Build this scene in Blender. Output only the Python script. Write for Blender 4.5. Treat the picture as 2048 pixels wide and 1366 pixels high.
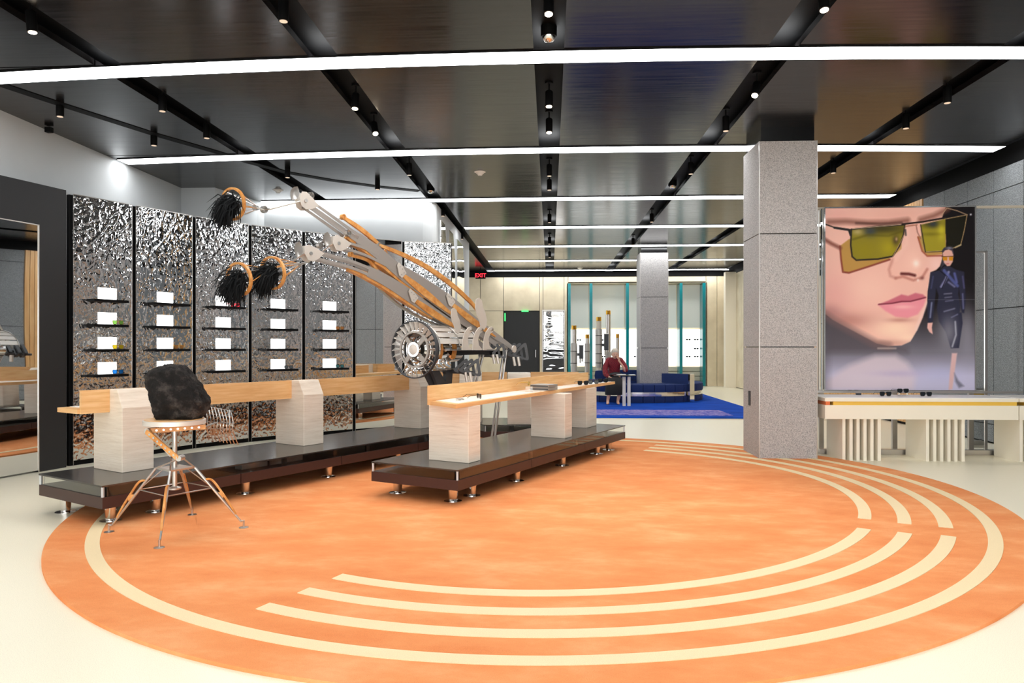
import bpy, math, random
import numpy as np
from mathutils import Vector, Matrix
random.seed(7)
for o in list(bpy.data.objects): bpy.data.objects.remove(o)
SC = bpy.context.scene
COL = SC.collection
# ------------------------------------------------------------------ camera
F, CX, HZ, EYE = 1440.0, 1024.0, 694.0, 1.35      # focal length in px of a 2048 px wide frame
TH = math.radians(3.02); CS, SN = math.cos(TH), math.sin(TH)
cam = bpy.data.cameras.new('camera'); camo = bpy.data.objects.new('camera', cam); COL.objects.link(camo)
cam.sensor_width = 36; cam.lens = F/2048*36; cam.shift_y = (HZ-683)/2048
cam.clip_start = .05; cam.clip_end = 200
camo.location = (0, 0, EYE); camo.rotation_euler = (math.radians(90), 0, TH)
SC.camera = camo
# ------------------------------------------------------------------ world, exposure, large lights
wd = bpy.data.worlds.new('world'); SC.world = wd; wd.use_nodes = True
bg = wd.node_tree.nodes['Background']; bg.inputs[0].default_value = (.93, .96, 1, 1); bg.inputs[1].default_value = 1.0
SC.view_settings.view_transform = 'Standard'; SC.view_settings.look = 'None'
SC.view_settings.gamma = 1; SC.view_settings.use_curve_mapping = False
SC.view_settings.exposure = 0.98
SC.cycles.use_denoising = True
SC.cycles.max_bounces = 8; SC.cycles.glossy_bounces = 5; SC.cycles.transmission_bounces = 8
SC.cycles.sample_clamp_indirect = 6; SC.cycles.caustics_reflective = False; SC.cycles.caustics_refractive = False
def area(name, loc, rot, sx, sy, e, col=(1, 1, 1)):
    l = bpy.data.lights.new(name, 'AREA'); l.shape = 'RECTANGLE'; l.size = sx; l.size_y = sy; l.energy = e; l.color = col
    o = bpy.data.objects.new(name, l); o.location = loc; o.rotation_euler = rot; COL.objects.link(o); return o
STRIP_E = 6.5
# unseen fill light added behind the camera, in place of an assumed shopfront
area('front_fill_light', (0, -3.2, 1.35), (math.radians(90), 0, 0), 11, 2.3, 150, (1, .96, .89))
# ------------------------------------------------------------------ helpers
def C(cx, D, z=0): return Vector((cx*CS-D*SN, cx*SN+D*CS, z))
def P(px, py, D): return C((px-CX)/F*D, D, EYE-(py-HZ)/F*D)
def G(px, py, z=0):
    D = (EYE-z)*F/(py-HZ); return P(px, py, D)
def PY(px, py, Y):
    s = (px-CX)/F; return P(px, py, Y/(s*SN+CS))
def PX(px, py, X):
    s = (px-CX)/F; return P(px, py, X/(s*CS-SN))
class MB:
    def __init__(s): s.v = []; s.f = []; s.sm = []
    def add(s, vs, fs, smooth=False):
        n = len(s.v); s.v += [Vector(a) for a in vs]
        for f in fs: s.f.append([n+i for i in f]); s.sm.append(smooth)
        return s
    def box(s, x0, x1, y0, y1, z0, z1):
        vs = [(x, y, z) for z in (z0, z1) for y in (y0, y1) for x in (x0, x1)]
        return s.add(vs, [(0,2,3,1),(4,5,7,6),(0,1,5,4),(2,6,7,3),(0,4,6,2),(1,3,7,5)])
    def prism(s, poly, z0, z1):            # poly in xy
        n = len(poly); z0s = z0 if hasattr(z0,'__len__') else [z0]*n; z1s = z1 if hasattr(z1,'__len__') else [z1]*n
        a = sum(poly[i][0]*poly[(i+1)%n][1]-poly[(i+1)%n][0]*poly[i][1] for i in range(n))
        idx = list(range(n)) if a > 0 else list(range(n))[::-1]
        vs = [(poly[i][0], poly[i][1], z0s[i]) for i in idx]+[(poly[i][0], poly[i][1], z1s[i]) for i in idx]
        return s.add(vs, [tuple(range(n))[::-1], tuple(range(n, 2*n))]+[(i, (i+1)%n, n+(i+1)%n, n+i) for i in range(n)])
    def slab(s, pts, d):                   # planar polygon pts in 3d extruded by vector d
        n = len(pts); d = Vector(d); pts = [Vector(p) for p in pts]
        nm = sum(((pts[i]-pts[0]).cross(pts[(i+1)%n]-pts[0]) for i in range(1, n)), Vector())
        if nm.dot(d) < 0: pts = pts[::-1]
        return s.add(pts+[p+d for p in pts], [tuple(range(n))[::-1], tuple(range(n, 2*n))]+[(i, (i+1)%n, n+(i+1)%n, n+i) for i in range(n)])
    def tube(s, pts, r, n=8, cap=True):
        pts = [Vector(p) for p in pts]; m = len(pts); rs = r if hasattr(r, '__len__') else [r]*m
        rings = []; prev = None
        for i, p in enumerate(pts):
            t = (pts[min(i+1, m-1)]-pts[max(i-1, 0)]); t = t.normalized() if t.length > 1e-9 else Vector((0,0,1))
            if prev is None: u = t.orthogonal().normalized()
            else:
                u = prev-t*prev.dot(t); u = u.normalized() if u.length > 1e-6 else t.orthogonal().normalized()
            prev = u; w = t.cross(u)
            rings += [p+(u*math.cos(2*math.pi*k/n)+w*math.sin(2*math.pi*k/n))*rs[i] for k in range(n)]
        fs = [(i*n+k, i*n+(k+1)%n, (i+1)*n+(k+1)%n, (i+1)*n+k) for i in range(m-1) for k in range(n)]
        s.add(rings, fs, True)
        if cap:
            s.add(rings[:n], [tuple(range(n))[::-1]]); s.add(rings[-n:], [tuple(range(n))])
        return s
    def ring(s, c, ax, R, r, n=36, m=6, flat=None):     # torus around axis ax
        ax = Vector(ax).normalized(); u = ax.orthogonal().normalized(); w = ax.cross(u); c = Vector(c); vs = []
        for i in range(n):
            a = 2*math.pi*i/n; d = u*math.cos(a)+w*math.sin(a)
            for k in range(m):
                b = 2*math.pi*(k+.5)/m
                if flat: vs.append(c+d*(R+r*math.copysign(1, math.cos(b)))+ax*flat*math.copysign(1, math.sin(b)))
                else: vs.append(c+d*(R+r*math.cos(b))+ax*r*math.sin(b))
        return s.add(vs, [(i*m+k, ((i+1)%n)*m+k, ((i+1)%n)*m+(k+1)%m, i*m+(k+1)%m) for i in range(n) for k in range(m)], not flat)
    def lathe(s, c, prof, n=24, ax=(0,0,1)):
        ax = Vector(ax).normalized(); u = ax.orthogonal().normalized(); w = ax.cross(u); c = Vector(c); m = len(prof)
        vs = [c+ax*h+(u*math.cos(2*math.pi*k/n)+w*math.sin(2*math.pi*k/n))*max(r, 1e-4) for r, h in prof for k in range(n)]
        s.add(vs, [(i*n+k, i*n+(k+1)%n, (i+1)*n+(k+1)%n, (i+1)*n+k) for i in range(m-1) for k in range(n)], True)
        s.add(vs[:n], [tuple(range(n))[::-1]]); s.add(vs[-n:], [tuple(range(n))]); return s
    def sweep(s, pts, w, t, off=0, drop=0):   # flat bar: w along the vertical side, t sideways, off sideways offset
        pts = [Vector(p) for p in pts]; m = len(pts); ws = w if hasattr(w, '__len__') else [w]*m
        d0 = pts[-1]-pts[0]; lat = Vector((d0.y, -d0.x, 0)).normalized(); vs = []
        for i, p in enumerate(pts):
            tg = (pts[min(i+1, m-1)]-pts[max(i-1, 0)]).normalized(); up = tg.cross(lat).normalized()
            if up.z < 0: up = -up
            c = p+lat*off-up*drop
            vs += [c+lat*t/2+up*ws[i]/2, c-lat*t/2+up*ws[i]/2, c-lat*t/2-up*ws[i]/2, c+lat*t/2-up*ws[i]/2]
        fs = [(i*4+k, i*4+(k+1)%4, i*4+4+(k+1)%4, i*4+4+k) for i in range(m-1) for k in range(4)]
        return s.add(vs, fs+[(3,2,1,0), (m*4-4, m*4-3, m*4-2, m*4-1)])
ORG = {}
def setp(o, label=None, cat=None, group=None, kind=None):
    if label: o['label'] = label
    if cat: o['category'] = cat
    if group: o['group'] = group
    if kind: o['kind'] = kind
    return o
def thing(name, loc, label, cat, group=None, rz=0):
    o = bpy.data.objects.new(name, None); COL.objects.link(o); o.location = loc; o.rotation_euler = (0, 0, rz)
    o.empty_display_size = .1; ORG[o.name] = Vector(loc); return setp(o, label, cat, group)
def obj(name, mb, mat, parent=None, local=False, label=None, cat=None, group=None, kind=None, sharp=40, org=None):
    o0 = Vector((0, 0, 0))
    if parent is not None and not local: o0 = ORG.get(parent.name, o0)
    if parent is None and org is not None: o0 = Vector(org)
    me = bpy.data.meshes.new(name); me.from_pydata([tuple(v-o0) for v in mb.v], [], mb.f)
    if any(mb.sm):
        me.polygons.foreach_set('use_smooth', mb.sm)
        if sharp: me.set_sharp_from_angle(angle=math.radians(sharp))
    me.materials.append(mat); me.update()
    o = bpy.data.objects.new(name, me); COL.objects.link(o)
    if parent is not None: o.parent = parent
    elif org is not None: o.location = o0
    ORG[o.name] = o0
    return setp(o, label, cat, group, kind)
def copy_tree(o, parent=None):
    c = o.copy(); COL.objects.link(c); c.parent = parent
    for ch in list(o.children): copy_tree(ch, c)
    return c
# ------------------------------------------------------------------ materials
def lin(c): return tuple((x/12.92 if x <= .04045 else ((x+.055)/1.055)**2.4) for x in c)
def rgb(r, g, b): return lin((r/255, g/255, b/255))
class M:
    def __init__(s, name, col, rough=.5, metal=0, spec=.5, emit=None, es=0, coat=0, trans=0, ior=1.5, alpha=1):
        s.m = bpy.data.materials.new(name); s.m.use_nodes = True; s.nt = s.m.node_tree; s.b = s.nt.nodes['Principled BSDF']
        i = s.b.inputs; i['Base Color'].default_value = (*col, 1); i['Roughness'].default_value = rough; i['Metallic'].default_value = metal
        i['Specular IOR Level'].default_value = spec; i['Coat Weight'].default_value = coat; i['Transmission Weight'].default_value = trans; i['IOR'].default_value = ior
        i['Alpha'].default_value = alpha
        if emit: i['Emission Color'].default_value = (*emit, 1); i['Emission Strength'].default_value = es
        s.col = col
    def n(s, t, **k):
        x = s.nt.nodes.new(t)
        for a, b in k.items():
            if a in x.inputs: x.inputs[a].default_value = b
            else: setattr(x, a, b)
        return x
    def l(s, a, b): s.nt.links.new(a, b)
    def coord(s, scale=(1, 1, 1), kind='Object', rot=(0, 0, 0)):
        t = s.n('ShaderNodeTexCoord'); m = s.n('ShaderNodeMapping'); m.inputs['Scale'].default_value = scale; m.inputs['Rotation'].default_value = rot
        s.l(t.outputs[kind], m.inputs[0]); return m.outputs[0]
    def noise(s, scale, detail=3, stretch=(1, 1, 1), rough=.5, kind='Object', rot=(0, 0, 0), dist=0):
        x = s.n('ShaderNodeTexNoise'); x.inputs['Scale'].default_value = scale; x.inputs['Detail'].default_value = detail; x.inputs['Roughness'].default_value = rough
        x.inputs['Distortion'].default_value = dist
        s.l(s.coord(stretch, kind, rot), x.inputs['Vector']); return x.outputs['Fac']
    def ramp(s, fac, stops, to='Base Color'):
        r = s.n('ShaderNodeValToRGB'); e = r.color_ramp.elements
        while len(e) < len(stops): e.new(.5)
        for k, (p, c) in enumerate(stops): e[k].position = p; e[k].color = (*c, 1) if hasattr(c, '__len__') else (c, c, c, 1)
        s.l(fac, r.inputs[0])
        if to: s.l(r.outputs[0], s.b.inputs[to])
        return r.outputs[0]
    def bump(s, fac, strength=.3, dist=.01):
        b = s.n('ShaderNodeBump'); b.inputs['Strength'].default_value = strength; b.inputs['Distance'].default_value = dist
        s.l(fac, b.inputs['Height']); s.l(b.outputs[0], s.b.inputs['Normal']); return s
def k(c, f): return tuple(x*f for x in c)
MT = {}
c = rgb(246, 238, 214); m = M('terrazzo', c, .32, spec=.4); m.ramp(m.noise(260, 2), [(.3, k(c, .82)), (.5, c), (.75, k(c, 1.06))]); MT['floor'] = m.m
c = rgb(234, 140, 84); m = M('orange_pile', c, .95, spec=.1)
mx = m.n('ShaderNodeMix'); mx.data_type = 'RGBA'; mx.blend_type = 'MULTIPLY'; mx.inputs[0].default_value = 1
a_ = m.ramp(m.noise(1.6, 5, (1, 1.8, 1), .65, rot=(0, 0, .5)), [(.3, rgb(227, 138, 84)), (.5, rgb(235, 152, 97)), (.7, rgb(242, 172, 120))], None)
b_ = m.ramp(m.noise(320, 2), [(.3, .88), (.7, 1.06)], None)
m.l(a_, mx.inputs[6]); m.l(b_, mx.inputs[7]); m.l(mx.outputs[2], m.b.inputs['Base Color']); m.bump(m.noise(300, 2), .5, .004); MT['orange'] = m.m
c = rgb(244, 222, 180); m = M('cream_pile', c, .95, spec=.1); m.ramp(m.noise(320, 2), [(.3, k(c, .82)), (.7, k(c, 1.05))]); m.bump(m.noise(300, 2), .5, .004); MT['creampile'] = m.m
c = rgb(8, 52, 176); m = M('blue_pile', c, .9, spec=.1)
st = m.noise(7, 4, (.25, 3, 1)); m.ramp(st, [(.35, rgb(4, 52, 140)), (.65, rgb(24, 86, 200))]); MT['bluepile'] = m.m
m = M('blue_pile_speckle', c, .9, spec=.1); m.ramp(m.noise(22, 4, (.5, 2.2, 1), .8), [(.46, rgb(10, 50, 165)), (.54, rgb(176, 160, 205))]); MT['bluespeck'] = m.m
m = M('black_lacquer', rgb(30, 29, 31), .2, spec=.42); m.b.inputs['Coat Roughness'].default_value = .12
m.ramp(m.noise(2.2, 4, (.35, 4, 1), .6), [(.3, rgb(14, 13, 14)), (.7, rgb(30, 28, 29))]); nz = m.noise(5, 4, (.3, 6, 1)); m.ramp(nz, [(.3, .14), (.7, .24)], 'Roughness'); m.bump(m.noise(2.2, 3, (.4, 3, 1)), .05, .01); MT['ceil'] = m.m
MT['black'] = M('matt_black', rgb(9, 9, 10), .6, spec=.12).m
MT['blackwall'] = M('black_panel', rgb(24, 25, 28), .45).m
MT['blackgloss'] = M('black_gloss', rgb(14, 14, 16), .15).m
MT['white'] = (lambda m: (m.ramp(m.noise(1.2, 3), [(.3, rgb(200, 203, 205)), (.7, rgb(210, 213, 214))]), m.m)[1])(M('white_plaster', rgb(222, 224, 225), .7))
m = M('granite', rgb(150, 148, 147), .75); g1 = m.noise(95, 3, rough=.8); m.ramp(g1, [(.34, rgb(122, 121, 122)), (.48, rgb(172, 170, 169)), (.66, rgb(204, 201, 199))]); m.bump(g1, .35, .004); MT['granite'] = m.m
m = M('dark_granite', rgb(118, 122, 126), .75); g1 = m.noise(95, 3, rough=.8); m.ramp(g1, [(.34, rgb(72, 76, 80)), (.48, rgb(122, 126, 130)), (.66, rgb(166, 170, 172))]); m.bump(g1, .35, .004); MT['granite2'] = m.m
m = M('travertine', rgb(226, 214, 196), .6); g1 = m.noise(6, 6, (.5, .5, 9), .75); m.ramp(g1, [(.28, rgb(206, 190, 170)), (.42, rgb(222, 209, 192)), (.6, rgb(233, 222, 207))]); m.bump(m.noise(14, 4, (.5, .5, 7)), .3, .004); MT['trav'] = m.m
def wood(name, c0, c1, c2, st=(1, 1, 14), sc=3, rough=.45):
    m = M(name, c1, rough); m.ramp(m.noise(sc, 4, st, .6, dist=.3), [(.3, c0), (.5, c1), (.7, c2)]); return m.m
MT['wood'] = wood('maple', rgb(220, 166, 106), rgb(231, 182, 124), rgb(240, 198, 144))
MT['woodrod'] = wood('oiled_wood', rgb(186, 116, 52), rgb(212, 148, 78), rgb(230, 178, 112), (2, 2, 2), 6, .4)
MT['slat'] = wood('pine_slat', rgb(206, 154, 96), rgb(222, 174, 116), rgb(234, 194, 140), (9, 9, .5), 2)
m = M('cream_panel', rgb(222, 208, 180), .6); m.ramp(m.noise(2.0, 5, (1, 1, 1)), [(.3, rgb(206, 192, 164)), (.7, rgb(228, 215, 188))]); MT['cream'] = m.m
MT['lacquer'] = M('cream_lacquer', rgb(246, 238, 220), .35).m
MT['whitetop'] = M('white_top', rgb(250, 248, 244), .3).m
MT['amber'] = M('amber_inlay', rgb(240, 196, 84), .3).m
MT['orangeblock'] = M('orange_resin', rgb(222, 116, 60), .3).m
MT['mirror'] = M('mirror', (.82, .84, .84), .01, 1).m
m = M('wavy_mirror', (.8, .81, .81), .02, 1); m.bump(m.noise(3.2, 1, (.4, .4, 1)), .35, .02); MT['wavy'] = m.m
m = M('gently_wavy_mirror', (.8, .81, .81), .015, 1); m.bump(m.noise(1.6, 0, (1, 1, .35)), .12, .02); MT['wavy2'] = m.m
m = M('hammered_mirror', (.72, .73, .74), .03, 1)
v = m.n('ShaderNodeTexVoronoi'); v.feature = 'SMOOTH_F1'; v.inputs['Scale'].default_value = 23; v.inputs['Smoothness'].default_value = .9
nd = m.n('ShaderNodeTexNoise'); nd.inputs['Scale'].default_value = 9; nd.inputs['Detail'].default_value = 2
vm = m.n('ShaderNodeVectorMath'); vm.operation = 'MULTIPLY_ADD'; vm.inputs[1].default_value = (.12, .12, .12)
co = m.coord((1, 1, .8)); m.l(co, nd.inputs['Vector']); m.l(nd.outputs['Color'], vm.inputs[0]); m.l(co, vm.inputs[2]); m.l(vm.outputs[0], v.inputs['Vector'])
m.bump(v.outputs['Distance'], .5, .010); MT['hammer'] = m.m
MT['steel'] = M('brushed_steel', rgb(196, 192, 188), .3, 1).m
m = M('perforated_grey', rgb(176, 170, 164), .45, .6); MT['grey'] = m.m
MT['greylight'] = M('light_grey_metal', rgb(222, 216, 208), .4, .4).m
MT['chrome'] = M('chrome', rgb(228, 226, 224), .08, 1).m
MT['gold'] = M('brass', rgb(206, 160, 62), .25, 1).m
m = M('dark_steel', rgb(92, 90, 88), .22, .8); MT['steelplate'] = m.m
MT['brown'] = M('brown_steel', rgb(70, 48, 44), .4, .3).m
MT['glass'] = M('clear_glass', (.96, .98, .97), 0.0, trans=1, ior=1.45).m
MT['acrylic'] = M('frosted_acrylic', rgb(226, 230, 232), .3, trans=.3).m
MT['teal'] = M('teal_glass', rgb(8, 128, 138), .12, trans=.1, ior=1.45).m
MT['strip'] = M('light_diffuser', (1, 1, 1), .5, emit=(.97, .99, 1), es=STRIP_E).m
MT['backlit'] = M('backlit_white', (1, 1, 1), .5, emit=(1, .99, .97), es=.75).m
MT['backlit2'] = M('backlit_screen', (1, 1, 1), .5, emit=(1, 1, 1), es=1.2).m
MT['lens'] = M('lamp_lens', (1, 1, 1), .3, emit=(1, .82, .6), es=14).m
MT['lensoff'] = M('lamp_lens_off', rgb(190, 170, 150), .3, emit=(1, .75, .55), es=.35).m  # lamp is off; faint warm glow put into the lens material
m = M('lava_rock', rgb(40, 38, 38), .85, spec=.3); m.ramp(m.noise(9, 6, rough=.7), [(.32, rgb(10, 10, 11)), (.52, rgb(34, 31, 30)), (.68, rgb(84, 77, 73))]); m.bump(m.noise(24, 6, rough=.8), 1.0, .03); MT['rock'] = m.m
MT['feather'] = M('black_feather', rgb(8, 10, 12), .7, spec=.2).m
MT['navy'] = M('navy_velvet', rgb(34, 52, 100), .8, spec=.25).m
MT['skin'] = M('skin', rgb(226, 176, 148), .55).m
MT['hair'] = M('grey_hair', rgb(206, 196, 182), .6).m
m = M('red_plaid', rgb(146, 30, 40), .7); w1 = m.n('ShaderNodeTexChecker'); w1.inputs['Scale'].default_value = 44; w1.inputs['Color1'].default_value = (*rgb(152, 34, 44), 1); w1.inputs['Color2'].default_value = (*rgb(104, 24, 36), 1)
m.l(m.coord((1, 1, 1)), w1.inputs[0]); m.l(w1.outputs[0], m.b.inputs['Base Color']); MT['plaid'] = m.m
MT['skirt'] = M('black_cloth', rgb(22, 21, 24), .8).m
MT['red'] = M('exit_red', rgb(235, 40, 50), .4, emit=rgb(240, 40, 55), es=1.4).m
MT['green'] = M('exit_green', rgb(60, 200, 90), .4, emit=rgb(60, 220, 100), es=1.2).m
MT['plastic'] = M('white_plastic', rgb(232, 226, 218), .5).m
MT['greyblack'] = M('graphite', rgb(62, 64, 68), .45).m
MT['beige'] = M('beige_panel', rgb(214, 204, 186), .6).m
MT['shade'] = M('grey_glass_panel', rgb(222, 220, 212), .5, emit=rgb(200, 200, 192), es=.14).m  # weak emission added to lighten the panel, not a lamp

# ================================================================== SETTING
CEIL = EYE+2.634
fl = obj('floor', MB().box(-7, 7.2, -3.5, 27, -.1, 0), MT['floor'], kind='structure')
ce = obj('ceiling', MB().box(-6.5, 6.9, -3.5, 26, CEIL+.14, CEIL+.3), MT['black'], kind='structure')
slotx = [-4.12, -2.05, -.01, 2.04, 4.08]; SWD = .135
STD = [3793*i for i in (.001718, .002532, .003367, .004167, .00495, .00578, .006536)]
STY = [C((1100-CX)/F*d, d).y for d in STD]; step = STY[1]-STY[0]
ybr = [-3.5, STY[0]-2*step, STY[0]-step]+STY+[26.0]
xbr = [-6.5]+slotx+[5.9+SWD]
for j in range(len(ybr)-1):
    for i in range(len(xbr)-1):
        x0 = xbr[i]+(SWD if i else 0); x1 = xbr[i+1]-SWD
        y0 = ybr[j]+.01; y1 = ybr[j+1]-.01
        obj('ceiling_panel', MB().box(x0, x1, y0, y1, CEIL, CEIL+.06), MT['ceil'], ce)
# curved track in the ceiling following the mirror wall
tp = [(0, 168), (120, 208), (220, 240), (308, 268), (430, 303), (500, 325), (575, 345), (660, 360), (755, 373), (838, 382)]
tp = [P(a, b, (CEIL-EYE)*F/(HZ-b)) for a, b in tp]; tp = [tp[0]+(tp[0]-tp[1])*2.0]+tp
mb = MB(); L = []; R = []
for i, p in enumerate(tp):
    d = (tp[min(i+1, len(tp)-1)]-tp[max(i-1, 0)]).normalized(); nn = Vector((-d.y, d.x, 0))
    L.append(p+nn*.065); R.append(p-nn*.065)
for i in range(len(tp)-1): mb.prism([L[i].xy, L[i+1].xy, R[i+1].xy, R[i].xy], CEIL-.006, CEIL+.002)
obj('curved_track_channel', mb, MT['black'], ce, label='curved black track channel')
# walls
poly = [(-6.1, -3.5), (-6.1, 11.62), (-5.53, 11.62), (-5.28, 12.74), (-5.2, 12.86), (-2.3, 12.92), (-2.14, 12.98), (-2.08, 13.12), (-2.05, 18.2), (-6.5, 18.2), (-6.5, -3.5)]
obj('wall_left', MB().prism(poly, 0, CEIL), MT['white'], kind='structure')
XR = 6.16
obj('wall_front_blocker', MB().box(-6.4, XR, -3.5, -3.35, 2.6, CEIL+.1), MT['blackwall'], kind='structure')  # unseen black lintel, added to keep the bright open front out of the mirrors
wr = obj('wall_right', MB().box(XR+.03, XR+.3, -3.5, 25.3, 0, CEIL+.1), MT['black'], kind='structure')
zs = [0.02, .27, 1.88, 3.5, 3.80]
y = 9.72-.63*21
while y < 12.2:
    for a, b in zip(zs, zs[1:]):
        obj('stone_panel', MB().box(XR, XR+.03, y+.006, y+.63-.006, a+.006, b-.006), MT['granite2'], wr)
    y += .63
yy = y
while yy < 17.5:
    obj('slat', MB().box(XR-.02, XR+.03, yy+.006, yy+.084, .05, 3.8), MT['slat'], wr); yy += .09
while yy < 25:
    obj('panel', MB().box(XR, XR+.03, yy+.01, yy+1.49, .02, 3.8), MT['cream'], wr); yy += 1.5
obj('column_fin', MB().box(XR-.35, XR, 24.2, 24.45, 0, 3.84), MT['lacquer'], wr)
YB = 25.1
def bx(px): return PY(px, 600, YB).x
def bz(py): return PY(1250, py, YB).z
wb = obj('wall_back', MB().box(-6.5, XR+.2, YB+.9, YB+1.1, 0, CEIL), MT['black'], kind='structure')
def bp(a, b, z0, z1, m='cream', nm='panel', y0=0, y1=.05):
    return obj(nm, MB().box(a+.008, b-.008, YB+y0, YB+y1, z0+.006, z1-.006), MT[m], wb)
zt = bz(553); dtop = bz(621)
xd0, xd1 = bx(1007), bx(1079)
xl = -6.4
while xl < xd0-.1:
    xn = min(xl+1.32, xd0); bp(xl, xn, 0, dtop); bp(xl, xn, dtop, zt); xl = xn
bp(xd0, xd1, dtop, zt)
bp(xd1, bx(1086), 0, zt); bp(bx(1086), bx(1128), dtop, zt); bp(bx(1086), bx(1128), 0, .2); bp(bx(1128), bx(1136), 0, zt)
bp(bx(1136), bx(1274), bz(566), zt); bp(bx(1274), bx(1412), bz(566), zt)
bp(bx(1412), bx(1434), 0, zt); bp(bx(1434), XR, 0, zt)
obj('trim_1', MB().box(-6.4, XR, YB-.02, YB+.9, zt, CEIL), MT['black'], kind='structure')
dr = obj('door_1', MB().box(xd0+.02, xd1-.02, YB+.06, YB+.12, 0.01, dtop-.02), MT['blackwall'], kind='structure')
obj('door_panel', MB().box(xd0+.2, xd1-.2, YB+.045, YB+.06, .3, dtop-.5), MT['blackwall'], dr)
obj('door_handle', MB().tube([(xd1-.13, YB+.0, 1.0), (xd1-.13, YB+.0, 1.25)], .012).tube([(xd1-.13, YB+.0, 1.0), (xd1-.13, YB+.06, 1.0)], .012), MT['chrome'], dr)
# wall mirror beside the door
t = thing('wall_mirror', (bx(1107), YB-.02, .2), 'wavy full-height wall mirror between the black door and the lit display recess', 'mirror')
obj('mirror_pane', MB().slab([(bx(1087), YB-.01, .22), (bx(1127), YB-.01, .22), (bx(1127), YB+.13, dtop), (bx(1087), YB+.13, dtop)], (0, .02, 0)), MT['wavy'], t)
mb = MB(); a, b = bx(1086), bx(1128)
mb.box(a-.03, a, YB-.02, YB+.16, .2, dtop+.03).box(b, b+.03, YB-.02, YB+.16, .2, dtop+.03).box(a, b, YB-.02, YB+.16, dtop+.001, dtop+.03)
obj('frame', mb, MT['steel'], t)
# display recess
x0, x1 = bx(1136), bx(1412); zr = bz(566)
rc = obj('recess_shell', MB().box(x0, x1, YB+.75, YB+.8, 0, zr).box(x0-.04, x0, YB, YB+.8, 0, zr).box(x1, x1+.04, YB, YB+.8, 0, zr).box(x0, x1, YB, YB+.8, zr, zr+.04), MT['cream'], kind='structure')
finpx = [1138.5, 1182, 1255, 1304, 1362, 1408]
def rx(px): return PY(px, 600, YB+.6).x
edges = [1136, 1182, 1255, 1304, 1362, 1412]
wx = [x0]+[bx(p) for p in edges[1:-1]]+[x1]
for i in range(5):
    a, b = wx[i]+.05, wx[i+1]-.05
    obj('upper_panel', MB().box(a, b, YB+.62, YB+.74, bz(656)+.02, zr-.02), MT['shade'], rc)
    obj('lit_panel', MB().box(a, b, YB+.62, YB+.74, bz(733), bz(658)), MT['backlit'], rc, label='backlit white display panel')
    for q in range(4):
        h = bz(734)/4; obj('drawer', MB().box(a, b, YB+.5, YB+.74, q*h+.01, (q+1)*h-.01), MT['beige'], rc)
for i, p in enumerate(finpx):
    w = .05; names = ['leftmost, beside the wall mirror', 'second from left, behind the short tube', 'third from left, left of the far pillar', 'fourth, hidden behind the far pillar', 'first one right of the far pillar', 'rightmost, at the right end of the recess']
    xx = bx(p); obj('glass_fin', MB().box(xx-w, xx+w, YB-.02, YB+.45, 0.01, zr-.01), MT['teal'], label='tall teal glass fin in the lit recess, '+names[i], cat='glass fin', group='teal glass fins of the back display')
# ------------------------------------------------------------------ pillars
def pillar(Y0, pxl, pxr, ztop, seams, label, depth):
    xl, xr = PY(pxl, 700, Y0).x, PY(pxr, 700, Y0).x
    t = thing('stone_pillar', ((xl+xr)/2, Y0+depth/2, 0), label, 'pillar', 'stone clad pillars'); g = .012; th = .03
    obj('core', MB().box(xl+th, xr-th, Y0+th, Y0+depth-th, 0, CEIL), MT['blackgloss'], t)
    zz = [0.012]+seams+[ztop]
    for a, b in zip(zz, zz[1:]):
        a += .006; b -= .006
        for bb in ((xl+g, xr-g, Y0, Y0+th-.002), (xl+g, xr-g, Y0+depth-th+.002, Y0+depth), (xl, xl+th-.002, Y0+g, Y0+depth-g), (xr-th+.002, xr, Y0+g, Y0+depth-g)):
            obj('stone_panel', MB().box(*bb, a, b), MT['granite'], t)
    mb = MB()
    for x in (xl, xr-g):
        for y in (Y0, Y0+depth-g): mb.box(x+.001, x+g-.001, y+.001, y+g-.001, .01, ztop-.004)
    obj('corner_trim', mb, MT['steel'], t, label='thin steel corner trims')
    return t, xl, xr
YP = 8.76
p1, pxl, pxr = pillar(YP, 1518, 1635.5, PY(1576, 281, YP).z, [1.35, PY(1576, 467, YP).z], 'large grey granite pillar standing on the orange rug', .7)
obj('socket_plate', MB().box(pxl-.008, pxl, YP+.36, YP+.44, .62, .8), MT['blackwall'], p1, label='small black socket plate')
YP2 = 19.05
p2, _, _ = pillar(YP2, 1280, 1337, PY(1306, 505, YP2).z, [PY(1306, 696, YP2).z, PY(1306, 594, YP2).z], 'far grey granite pillar rising out of the round blue sofa', .75)

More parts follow.
